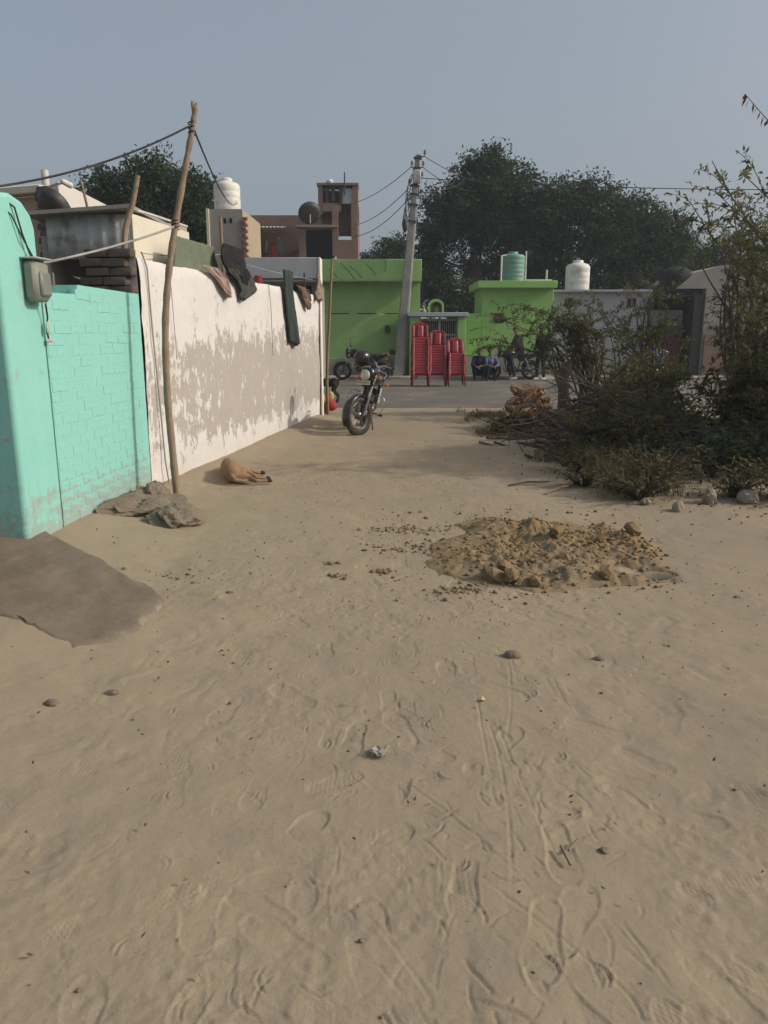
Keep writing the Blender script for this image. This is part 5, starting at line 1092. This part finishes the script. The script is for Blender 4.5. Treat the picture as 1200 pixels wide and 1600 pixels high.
for (x, y, n_, where, rz) in ((1.055, 22.8, 14, 'tallest stack at the left', .02), (1.56, 22.85, 11, 'middle stack', -.03), (2.10, 22.8, 8, 'lowest stack at the right', .03)):
    for k in range(n_):
        ow = ['second', 'third', 'fourth', 'fifth', 'sixth', 'seventh', 'eighth', 'ninth', 'tenth', 'eleventh', 'twelfth', 'thirteenth']
        l = ('topmost red plastic chair of the ' + where) if k == n_ - 1 else ('bottom red plastic chair of the ' + where + ', standing on the road') if k == 0 else (ow[n_ - 2 - k] + ' red plastic chair from the top of the ' + where)
        chair(l, (x + rs.uniform(-.008, .008), y + k * .008, .03 + k * .0735), rz + rs.uniform(-.02, .02), 'red plastic chairs stacked on the road')

# ------------------------------------------------------------------ motorcycles
def frame_between(a, b):
    a = Vector(a); b = Vector(b); return Matrix.Translation(a) @ (b - a).to_track_quat('Z', 'Y').to_matrix().to_4x4()
def wheel(root, c, r, steer, label_parts=None):
    mS = steer if steer is not None else Matrix.Identity(4); m0 = mS @ Matrix.Translation(c) @ Matrix.Rotation(math.pi / 2, 4, 'X')
    def ring(mb, R0, w_, n_=40, k_=10, sq=1.0):
        mb.m = m0; prof = [(R0 + w_ * math.cos(2 * math.pi * i / k_), w_ * sq * math.sin(2 * math.pi * i / k_)) for i in range(k_)]
        vs_ = [(p * math.cos(2 * math.pi * j / n_), p * math.sin(2 * math.pi * j / n_), z) for j in range(n_) for p, z in prof]
        mb.add(vs_, [(j * k_ + i, j * k_ + (i + 1) % k_, ((j + 1) % n_) * k_ + (i + 1) % k_, ((j + 1) % n_) * k_ + i) for j in range(n_) for i in range(k_)])
    mb = MB(); ring(mb, r - .042, .042, 40, 10, 1.0)
    for j in range(44):
        a = 2 * math.pi * j / 44
        for sgn in (-1, 1): mb.box((math.cos(a) * (r - .006), math.sin(a) * (r - .006), sgn * .022), (.02, .018, .028), Matrix.Rotation(a, 3, 'Z'))
    w_ = mb.build('wheel', m_rubber, root, 50)
    mb = MB(); ring(mb, r - .088, .014, 40, 8, 1.5); mb.build('rim', m_alu, w_, 60)
    mb = MB(); mb.m = m0; mb.lathe([(.001, -.06), (.035, -.06), (.06, -.04), (.06, .04), (.035, .06), (.001, .06)], 18)
    for j in range(5):
        a = 2 * math.pi * j / 5 + .3; mb.tube([(.05 * math.cos(a), .05 * math.sin(a), 0), ((r - .1) * math.cos(a), (r - .1) * math.sin(a), 0)], [.022, .016], 6)
    for j in range(5):
        a = 2 * math.pi * j / 5 + .48; mb.tube([(.05 * math.cos(a), .05 * math.sin(a), 0), ((r - .1) * math.cos(a), (r - .1) * math.sin(a), 0)], [.014, .010], 6)
    mb.build('hub', m_alu, w_, 40); return w_
def motorcycle(name, label, loc, rz, lean=-12, st=0, body=m_black, body2=None, plate=True, crash=True):
    t = thing(name, label, 'motorcycle', loc, rz); t.rotation_euler = (R(lean), 0, rz); body2 = body2 or body
    hd = Vector((.38, 0, .92)); axl = Vector((.66, 0, .295)); axd = (hd - axl).normalized()
    S = Matrix.Translation(hd) @ Matrix.Rotation(R(st), 4, axd) @ Matrix.Translation(-hd)
    wheel(t, (.66, 0, .295), .298, S); wheel(t, (-.63, 0, .295), .298, None)
    for s_ in (-1, 1):
        mb = MB(); mb.m = S; mb.tube([axl + Vector((0, s_ * .085, 0)), axl.lerp(hd, .45) + Vector((0, s_ * .085, 0))], .028, 10); mb.build('fork_slider', m_alu, t)
        mb = MB(); mb.m = S; mb.tube([axl.lerp(hd, .42) + Vector((0, s_ * .085, 0)), hd + Vector((0, s_ * .085, .0)) + axd * .04], .019, 10); mb.build('fork_tube', m_steel, t)
    mb = MB(); mb.m = S
    def mg(u, v):
        a = R(-28 + 170 * u); w_ = (v - .5) * 2; rr_ = .335 - .02 * w_ * w_; return (.66 + rr_ * math.cos(a), w_ * .068, .295 + rr_ * math.sin(a))
    mb.grid(mg, 18, 6); solid(mb.build('front_mudguard', body2, t, 180), .006)
    mb = MB(); mb.m = S; mb.box(hd + Vector((.0, 0, .03)), (.10, .24, .04), bev=.012); mb.build('fork_yoke', m_plas, t); mb = MB(); mb.m = S; mb.box(axl.lerp(hd, .76), (.1, .22, .04), bev=.01); mb.build('fork_yoke', m_plas, t)
    mb = MB(); mb.m = S
    bar = smooth_path([(.30, .36, 1.03), (.36, .24, 1.07), (.40, .1, 1.02), (.40, -.1, 1.02), (.36, -.24, 1.07), (.30, -.36, 1.03)], 4); mb.tube(bar, .011, 8); hb = mb.build('handlebar', m_steel, t)
    for s_ in (-1, 1):
        mb = MB(); mb.m = S; mb.tube([(.345, s_ * .27, 1.06), (.295, s_ * .375, 1.028)], .018, 8); mb.build('grip', m_plas, hb)
        mb = MB(); mb.m = S; mb.tube([(.37, s_ * .25, 1.06), (.45, s_ * .33, 1.05), (.40, s_ * .40, 1.03)], .006, 6); mb.build('lever', m_steel, hb)
        mb = MB(); mb.m = S; mb.tube(smooth_path([(.35, s_ * .26, 1.07), (.36, s_ * .29, 1.18), (.37, s_ * .35, 1.25)], 4), .006, 6); mb.ell((.37, s_ * .38, 1.28), (.018, .065, .045), None, 12, 8); mb.build('mirror', m_plas, t)
        mb = MB(); mb.m = S; mb.tube([(.44, s_ * .1, .88), (.44, s_ * .19, .88)], .009, 6); mb.ell((.445, s_ * .215, .88), (.032, .036, .028), None, 10, 8); mb.build('front_indicator', m_orange, t)
    mb = MB(); mb.m = S; mb.ell((.46, 0, .93), (.10, .125, .135), None, 18, 12); mb.box((.44, 0, 1.06), (.07, .2, .1), bev=.03); mb.build('headlight_cowl', body, t)
    mb = MB(); mb.m = S; mb.ell((.535, 0, .92), (.042, .088, .085), None, 18, 10); mb.build('headlight', m_glass, t)
    mb = MB(); mb.m = S; mb.box((.50, 0, 1.045), (.03, .14, .022), bev=.008); mb.build('cowl_trim', m_steel, t)
    if plate:
        mb = MB(); mb.m = S; mb.box((.585, 0, .80), (.008, .27, .065), Matrix.Rotation(R(-12), 3, 'Y'), bev=.003); pl = mb.build('number_plate', m_plate, t); mb = MB(); mb.m = S; rs_ = random.Random(3)
        for i in range(9):
            y = -.11 + i * .0275; x = .590
            mb.box((x, y, .80 + .014), (.004, .012, .006)); mb.box((x, y, .80 - .014), (.004, .012, .006))
            if i % 2: mb.box((x, y - .005, .80), (.004, .005, .03))
            else: mb.box((x, y + .005, .80), (.004, .005, .03)); mb.box((x, y, .80), (.004, .012, .006))
        mb.build('lettering', m_ink, pl)
    # tank, seat, panels
    mb = MB(); mb.ell((.16, 0, .86), (.27, .155, .135), Matrix.Rotation(R(6), 3, 'Y'), 20, 12); mb.box((.06, 0, .82), (.34, .2, .12), bev=.05); fuse(mb.build('fuel_tank', body, t), .014, 4)
    mb = MB(); mb.lathe([(.001, 0), (.035, 0), (.035, .018), (.001, .02)], 14, Matrix.Translation((.2, 0, .985))); mb.build('fuel_cap', m_steel, t)
    mb = MB(); mb.prism([(-.12, .80), (.0, .835), (-.2, .83), (-.4, .855), (-.72, .88), (-.76, .85), (-.72, .80), (-.4, .77)], -.12, .12); sb = mb.build('seat', m_seat, t); bv = sb.modifiers.new('bevel', 'BEVEL'); bv.width = .04; bv.segments = 3
    for s_ in (-1, 1):
        mb = MB(); mb.prism([(-.1, .77), (-.28, .60), (-.5, .66), (-.86, .82), (-.84, .86), (-.45, .79), (-.15, .81)], s_ * .10, s_ * .145); pb_ = mb.build('side_panel', body, t); bv = pb_.modifiers.new('bevel', 'BEVEL'); bv.width = .012; bv.segments = 2
        mb = MB(); mb.tube([(-.40, s_ * .12, .72), (-.60, s_ * .13, .33)], [.03, .022], 10)
        for i in range(7): f = .1 + i * .1; mb.lathe([(.04, -.008), (.046, 0), (.04, .008)], 12, frame_between(Vector((-.40, s_ * .12, .72)).lerp(Vector((-.60, s_ * .13, .33)), f), Vector((-.60, s_ * .13, .33))))
        mb.build('shock_absorber', m_steel, t)
        mb = MB(); mb.tube([(-.05, s_ * .07, .33), (-.63, s_ * .11, .295)], .022, 8); mb.build('swingarm', m_iron, t)
        mb = MB(); mb.tube([(-.12, s_ * .1, .30), (-.12, s_ * .26, .30)], .014, 8); mb.tube([(-.12, s_ * .2, .30), (-.12, s_ * .3, .30)], .022, 8); mb.build('footpeg', m_rubber, t)
        mb = MB(); mb.tube([(-.82, s_ * .06, .74), (-.84, s_ * .17, .73)], .008, 6); mb.ell((-.84, s_ * .19, .73), (.03, .034, .026), None, 10, 8); mb.build('rear_indicator', m_orange, t)
        mb = MB(); mb.tube(smooth_path([(-.5, s_ * .13, .84), (-.72, s_ * .15, .90), (-.9, s_ * .10, .92)], 4), .012, 8); mb.build('grab_rail', m_steel, t)
    mb = MB(); mb.tube([(-.9, -.1, .92), (-.93, 0, .92), (-.9, .1, .92)], .012, 8); mb.build('grab_rail', m_steel, t)
    mb = MB()
    def rmg(u, v):
        a = R(20 + 150 * u); w_ = (v - .5) * 2; rr_ = .35 - .02 * w_ * w_; return (-.63 + rr_ * math.cos(a), w_ * .075, .30 + rr_ * math.sin(a))
    mb.grid(rmg, 14, 6); solid(mb.build('rear_mudguard', m_plas, t, 180), .006)
    mb = MB(); mb.box((-.88, 0, .82), (.07, .17, .08), bev=.025); mb.build('tail_light', m_redlens, t)
    mb = MB(); mb.tube([(.36, 0, .9), (.22, 0, .55), (.2, 0, .35), (.0, 0, .26), (-.2, 0, .28)], .022, 8); mb.tube([(.36, 0, .88), (.0, 0, .74), (-.5, 0, .74)], .022, 8); mb.tube([(-.2, 0, .28), (-.3, 0, .75)], .022, 8); mb.build('frame', m_iron, t)
    mb = MB(); mb.box((.02, 0, .36), (.34, .22, .18), bev=.05); mb.m = Matrix.Translation((.11, 0, .46)) @ Matrix.Rotation(R(35), 4, 'Y')
    for i in range(7): mb.box((0, 0, i * .028), (.15, .16, .014), bev=.004)
    mb.box((0, 0, .1), (.1, .11, .2)); mb.build('engine', m_iron, t)
    for s_ in (-1, 1): MB().lathe([(.001, 0), (.085, 0), (.09, .02), (.07, .045), (.001, .05)], 18, Matrix.Translation((.02, s_ * .1, .36)) @ Matrix.Rotation(-s_ * math.pi / 2, 4, 'X')).build('engine_cover', m_alu, t)
    mb = MB(); mb.tube(smooth_path([(.2, -.05, .52), (.27, -.09, .42), (.2, -.13, .26), (-.1, -.14, .24)], 5), .018, 8); mb.tube([(-.1, -.14, .24), (-.3, -.16, .26), (-.85, -.17, .36)], [.03, .042, .040], 12); mb.build('exhaust', m_steel, t)
    mb = MB(); mb.tube(smooth_path([(-.02, .12, .28), (.02, .20, .12), (.03, .25, -.035)], 4), .012, 8); mb.box((.03, .26, -.035), (.06, .05, .012)); mb.build('side_stand', m_iron, t)
    mb = MB(); mb.box((-.35, .105, .31), (.56, .02, .09), bev=.01); mb.build('chain_cover', m_iron, t)
    if crash:
        mb = MB(); mb.tube(smooth_path([(.22, .06, .60), (.26, .26, .62), (.28, .30, .48), (.26, .24, .34), (.2, .06, .32)], 5), .011, 8); mb.tube(smooth_path([(.22, -.06, .60), (.26, -.26, .62), (.28, -.30, .48), (.26, -.24, .34), (.2, -.06, .32)], 5), .011, 8); mb.build('leg_guard', m_steel, t)
    return t, S
# near motorcycle faces the camera, leaning on its side stand
hdg = math.atan2(-.995, -.09)
mloc = Vector((-.47, 11.86, 0)) - Vector((math.cos(hdg), math.sin(hdg), 0)) * .66
mroot, mS = motorcycle('parked_motorcycle', 'black motorcycle leaning on its side stand facing the camera in the lane', mloc, hdg, -16, -36)
hm = thing('helmet', 'black glossy motorcycle helmet hung on the mirror of the near motorcycle', 'helmet'); hm.location = mloc + Vector((math.cos(hdg) * .30 + .10, math.sin(hdg) * .30, 1.14)); hm.rotation_euler = (R(18), R(-12), hdg + 2.4)
mb = MB(); mb.ell((0, 0, 0), (.15, .125, .135), None, 24, 16); mb.box((.06, 0, -.07), (.14, .17, .10), bev=.05); fuse(mb.build('shell', m_black, hm), .010, 3)
mb = MB(); mb.grid(lambda u, v: (.163 * math.cos(R(-62 + 124 * u)) * math.cos(R(-18 + 38 * v)) , .137 * math.sin(R(-62 + 124 * u)), .145 * math.sin(R(-18 + 38 * v)) + .0), 14, 6); solid(mb.build('visor', m_plas, hm, 180), .004)
mb = MB(); mb.tube(smooth_path([(.02, .09, -.11), (.04, .05, -.17), (.04, -.05, -.17), (.02, -.09, -.11)], 4), .008, 6); mb.build('strap', m_cl['char'], hm)
motorcycle('parked_motorcycle', 'dark motorcycle parked side on by the green house plinth', (-.72, 26.2, .02), math.pi - .12, -10, 10)
motorcycle('parked_motorcycle', 'dark motorcycle with two men beside the right green house', (4.33, 26.45, .02), math.pi + .1, -3, 5)
motorcycle('parked_motorcycle', 'blue motorcycle half hidden by the bushes in front of the tall door', (8.55, 24.9, .02), math.atan2(-.8, -.5), -8, 5, m_bluep, m_bluep)

# ------------------------------------------------------------------ people
def blobpart(name, segs, m, parent, vox, it=2):
    mb = MB()
    for s_ in segs:
        if s_[0] == 'c': mb.cap(*s_[1:])
        else: mb.ell(*s_[1:])
    return fuse(mb.build(name, m, parent), vox, it)
def person(label, loc, rz, J, shirt, pants, shoes=True, group=None, look=0.0):
    """J: joint positions in the figure's frame (x forward, y left, z up)"""
    t = thing('person', label, 'person', loc, rz, group); V = {k: Vector(v) for k, v in J.items()}
    hp, ch_, nk, hd = V['hip'], V['chest'], V['neck'], V['head']; up = (hd - nk).normalized(); fw = Vector((math.cos(look), math.sin(look), 0)); fw = (fw - up * fw.dot(up)).normalized(); lf = up.cross(fw); hr = Matrix((fw, lf, up)).transposed()
    segs = [('c', nk - up * .04, hd - up * .05, .05, .05), ('e', hd, (.092, .074, .112), hr, 14, 10), ('e', hd + fw * .03 - up * .06, (.06, .052, .055), hr, 10, 8), ('c', hd + fw * .088 + up * .015, hd + fw * .105 - up * .02, .010, .016),
            ('e', hd + lf * .076, (.02, .012, .03), hr, 8, 6), ('e', hd - lf * .076, (.02, .012, .03), hr, 8, 6), ('c', hd + fw * .088 - up * .058 + lf * .02, hd + fw * .088 - up * .058 - lf * .02, .008), ('c', hp, ch_, .12, .13)]
    for s_, a in (('l', 1), ('r', -1)):
        sh_, el, wr = V['sho_' + s_], V['elb_' + s_], V['wri_' + s_]; segs += [('c', sh_, el, .045, .036), ('c', el, wr, .036, .026)]
        d = (wr - el).normalized(); hn = Vector(J.get('hand_' + s_, (d * 1)[:])); hn = hn.normalized() if hn.length else d; sd_ = hn.cross(Vector((0, 0, 1))); sd_ = sd_.normalized() if sd_.length > .1 else Vector((0, 1, 0)); pn = sd_.cross(hn)
        pc = wr + hn * .05; segs.append(('e', pc, (.05, .042, .018), Matrix((hn, sd_, pn)).transposed(), 10, 8))
        for k, (o_, l1) in enumerate(((-.030, .055), (-.010, .068), (.010, .064), (.029, .050))):
            r0 = pc + hn * .035 + sd_ * o_; r1 = r0 + hn * l1 * .55 - pn * .01; r2 = r1 + hn * l1 * .3 - pn * l1 * .45; segs += [('c', r0, r1, .0095, .009, 6), ('c', r1, r2, .009, .007, 6)]
        r0 = pc - sd_ * .035 * a - hn * .02; r1 = r0 - sd_ * .03 * a + hn * .03; segs += [('c', r0, r1, .011, .009, 6), ('c', r1, r1 + hn * .025, .009, .008, 6)]
        hi, kn, an = V['hip_' + s_], V['kne_' + s_], V['ank_' + s_]; segs += [('c', hi, kn, .085, .058), ('c', kn, an, .056, .036)]
        ft = Vector(J.get('foot_' + s_, (1, 0, -.12))).normalized(); segs += [('c', an - Vector((0, 0, .035)) - ft * .03, an - Vector((0, 0, .045)) + ft * .13, .034, .028)]
    blobpart('body', segs, m_skin, t, .009, 1)
    sg = [('c', hp + up * .02, ch_, .15, .165), ('c', ch_, nk - up * .05, .155, .08), ('c', V['sho_l'], V['sho_r'], .078, .078), ('c', (V['hip_l'] + hp) / 2, (V['hip_r'] + hp) / 2, .12, .12)]
    for s_ in 'lr': sg += [('c', V['sho_' + s_], V['elb_' + s_], .068, .054), ('c', V['elb_' + s_], V['elb_' + s_].lerp(V['wri_' + s_], J.get('sleeve', .75)), .052, .042)]
    blobpart('shirt', sg, shirt, t, .016, 2)
    sg = [('c', V['hip_l'], V['hip_r'], .112, .112), ('c', hp, (V['hip_l'] + V['hip_r']) / 2, .12, .12)]
    for s_ in 'lr': sg += [('c', V['hip_' + s_], V['kne_' + s_], .10, .074), ('c', V['kne_' + s_], V['kne_' + s_].lerp(V['ank_' + s_], .9), .072, .056)]
    blobpart('trousers', sg, pants, t, .016, 2)
    blobpart('hair', [('e', hd + up * .028 - fw * .018, (.096, .082, .10), hr, 14, 10), ('e', hd + up * .085 + fw * .03, (.06, .07, .035), hr, 12, 8), ('e', hd - fw * .05 - up * .01, (.05, .07, .08), hr, 12, 8)], m_hair, t, .010, 1)
    for a in (1, -1): MB().ell(hd + fw * .086 + up * .012 + lf * a * .03, (.010, .013, .009), None, 8, 6).build('eye', m_ink, t)
    for s_ in 'lr':
        an = V['ank_' + s_]; ft = Vector(J.get('foot_' + s_, (1, 0, -.12))).normalized(); b = an - Vector((0, 0, .052))
        if shoes: blobpart('shoe', [('c', b - ft * .045, b + ft * .05, .042, .046), ('c', b + ft * .05, b + ft * .145, .046, .036)], shoes if shoes is not True else m_plas, t, .010, 1)
    return t
squat = dict(hip=(-.12, 0, .26), chest=(.02, 0, .60), neck=(.08, 0, .80), head=(.13, 0, .95), sho_l=(.04, .17, .72), sho_r=(.04, -.17, .72), elb_l=(.24, .22, .50), elb_r=(.24, -.22, .50), wri_l=(.40, .07, .48), wri_r=(.40, -.07, .46),
             hip_l=(-.12, .10, .25), hip_r=(-.12, -.10, .25), kne_l=(.25, .17, .47), kne_r=(.25, -.17, .47), ank_l=(.06, .14, .085), ank_r=(.06, -.14, .085))
person('person in dark clothes squatting on the roadside at the left of the pair', (3.16, 25.9, .02), R(-100), squat, m_cl['navy'], m_cl['navy'], look=.2)
sq2 = dict(squat); sq2['head'] = (.11, -.03, .99); sq2['neck'] = (.06, 0, .83)
person('person in a blue shirt squatting at the right of the pair on the roadside', (3.50, 25.95, .02), R(-75), sq2, m_cl['blue'], m_cl['navy'], look=-.3)
ride = dict(hip=(-.12, 0, .95), chest=(-.02, 0, 1.26), neck=(.03, 0, 1.47), head=(.06, 0, 1.62), sho_l=(-.0, .19, 1.40), sho_r=(-.0, -.19, 1.40), elb_l=(.12, .25, 1.13), elb_r=(.12, -.25, 1.13), wri_l=(.27, .16, .98), wri_r=(.27, -.16, .98),
            hip_l=(-.10, .11, .92), hip_r=(-.10, -.11, .92), kne_l=(.26, .24, .72), kne_r=(.26, -.24, .72), ank_l=(.12, .27, .10), ank_r=(.12, -.27, .10))
person('person in a grey and black top sitting astride the dark motorcycle', (4.48, 26.45, .02), math.pi + .1, ride, m_cl['char'], m_cl['navy'], m_cl['pale'], look=.7)
stand = dict(hip=(0, 0, .93), chest=(.0, 0, 1.24), neck=(.02, 0, 1.46), head=(.05, 0, 1.62), sho_l=(0, .19, 1.39), sho_r=(0, -.19, 1.39), elb_l=(-.03, .25, 1.10), elb_r=(.02, -.25, 1.10), wri_l=(.10, .24, .87), wri_r=(.16, -.18, .92),
             hip_l=(0, .10, .90), hip_r=(0, -.10, .90), kne_l=(.03, .12, .48), kne_r=(.05, -.13, .48), ank_l=(-.02, .12, .085), ank_r=(.02, -.15, .085))
person('person in black standing behind the dark motorcycle under the bush', (5.3, 26.35, .02), R(215), stand, m_cl['black'], m_cl['navy'], m_cl['pale'])

# ------------------------------------------------------------------ dogs
dg = thing('sleeping_dog', 'tan dog asleep on its side against the foot of the white wall', 'dog', (-1.60, 7.95, gz(-1.6, 7.95)), R(103)); dg.scale = (.92, .76, 1.05)
# frame: x = towards the head, y = towards the back of the lying dog, z up; legs point to -y
segs = [('e', (0, 0, .10), (.17, .13, .10), None, 16, 12), ('e', (-.16, .0, .105), (.14, .125, .105), None, 16, 12), ('e', (.20, .02, .10), (.17, .125, .10), None, 16, 12), ('c', (-.2, 0, .1), (.25, .02, .1), .10, .10),
        ('c', (.30, .03, .09), (.44, .02, .075), .075, .06), ('e', (.50, .0, .07), (.085, .06, .06), None, 12, 10), ('c', (.53, -.01, .062), (.62, -.04, .05), .038, .026), ('c', (.46, .04, .11), (.47, .085, .13), .022, .006),
        ('c', (-.19, -.03, .12), (-.14, -.19, .10), .075, .042), ('c', (-.14, -.19, .10), (-.23, -.31, .06), .036, .020), ('c', (-.23, -.31, .055), (-.16, -.43, .03), .019, .016), ('c', (-.16, -.43, .028), (-.15, -.48, .022), .022, .016),
        ('c', (-.2, -.03, .07), (-.22, -.20, .05), .07, .04), ('c', (-.22, -.20, .05), (-.33, -.31, .035), .034, .019), ('c', (-.33, -.31, .033), (-.28, -.44, .022), .018, .015), ('c', (-.28, -.44, .022), (-.27, -.49, .02), .02, .016),
        ('c', (.22, -.04, .10), (.20, -.20, .07), .05, .03), ('c', (.20, -.20, .065), (.22, -.36, .035), .026, .018), ('c', (.22, -.36, .03), (.23, -.44, .022), .02, .016), ('c', (.27, -.04, .06), (.30, -.20, .04), .045, .028), ('c', (.30, -.2, .04), (.28, -.38, .025), .024, .017),
        ('c', (-.28, .02, .09), (-.33, -.03, .05), .026, .022), ('c', (-.33, -.03, .05), (-.31, -.14, .035), .022, .018), ('c', (-.31, -.14, .035), (-.25, -.24, .03), .018, .010)]
blobpart('body', segs, m_furb, dg, .009, 3)
for p in ((-.15, -.48, .026), (-.27, -.485, .024), (.23, -.44, .026)):
    blobpart('paw', [('e', p, (.026, .036, .022), None, 10, 8)] + [('c', Vector(p) + Vector((o_, -.02, -.004)), Vector(p) + Vector((o_, -.04, -.008)), .009, .008, 6) for o_ in (-.016, 0, .016)], m_furk, dg, .006, 1)
bd = thing('black_dog', 'black dog standing on the road edge behind the sack with its tail up', 'dog', (-1.31, 17.2, .02), math.pi - .25)
segs = [('e', (.16, 0, .44), (.15, .085, .125), None, 14, 10), ('e', (-.06, 0, .45), (.17, .075, .10), None, 14, 10), ('e', (-.22, 0, .45), (.12, .075, .11), None, 14, 10), ('c', (.24, 0, .50), (.36, 0, .60), .07, .05), ('e', (.40, 0, .63), (.085, .055, .06), None, 12, 8), ('c', (.45, 0, .61), (.53, 0, .58), .035, .024), ('c', (.38, .04, .67), (.37, .055, .72), .02, .006), ('c', (.38, -.04, .67), (.37, -.055, .72), .02, .006),
        ('c', (-.30, 0, .50), (-.38, 0, .53), .022, .018), ('c', (-.38, 0, .53), (-.46, 0, .56), .018, .016), ('c', (-.46, 0, .56), (-.53, 0, .66), .016, .009)]
for s_ in (-1, 1):
    y = s_ * .06; segs += [('c', (.20, y, .42), (.19, y, .26), .042, .028), ('c', (.19, y, .26), (.20, y, .06), .024, .017), ('c', (.20, y, .05), (.23, y, .02), .02, .018),
             ('c', (-.24, y, .42), (-.20, y, .27), .058, .034), ('c', (-.20, y, .27), (-.31, y, .17), .030, .018), ('c', (-.31, y, .17), (-.29, y, .05), .017, .015), ('c', (-.29, y, .045), (-.25, y, .02), .019, .017)]
blobpart('body', segs, m_furk, bd, .010, 2)

# ------------------------------------------------------------------ hazy air
k = NB('dusty_air'); k.t.nodes.remove(k.b); pv = k.n('ShaderNodeVolumePrincipled'); pv.inputs['Color'].default_value = (.80, .86, .95, 1); pv.inputs['Density'].default_value = .0014; pv.inputs['Anisotropy'].default_value = .2
k.l(pv.outputs[0], k.t.nodes['Material Output'].inputs['Volume'])
mb = MB().box((0, 420, 6.2), (900, 1040, 15)); hz_ = mb.build('haze', k.mat, kind='stuff', smooth=None)
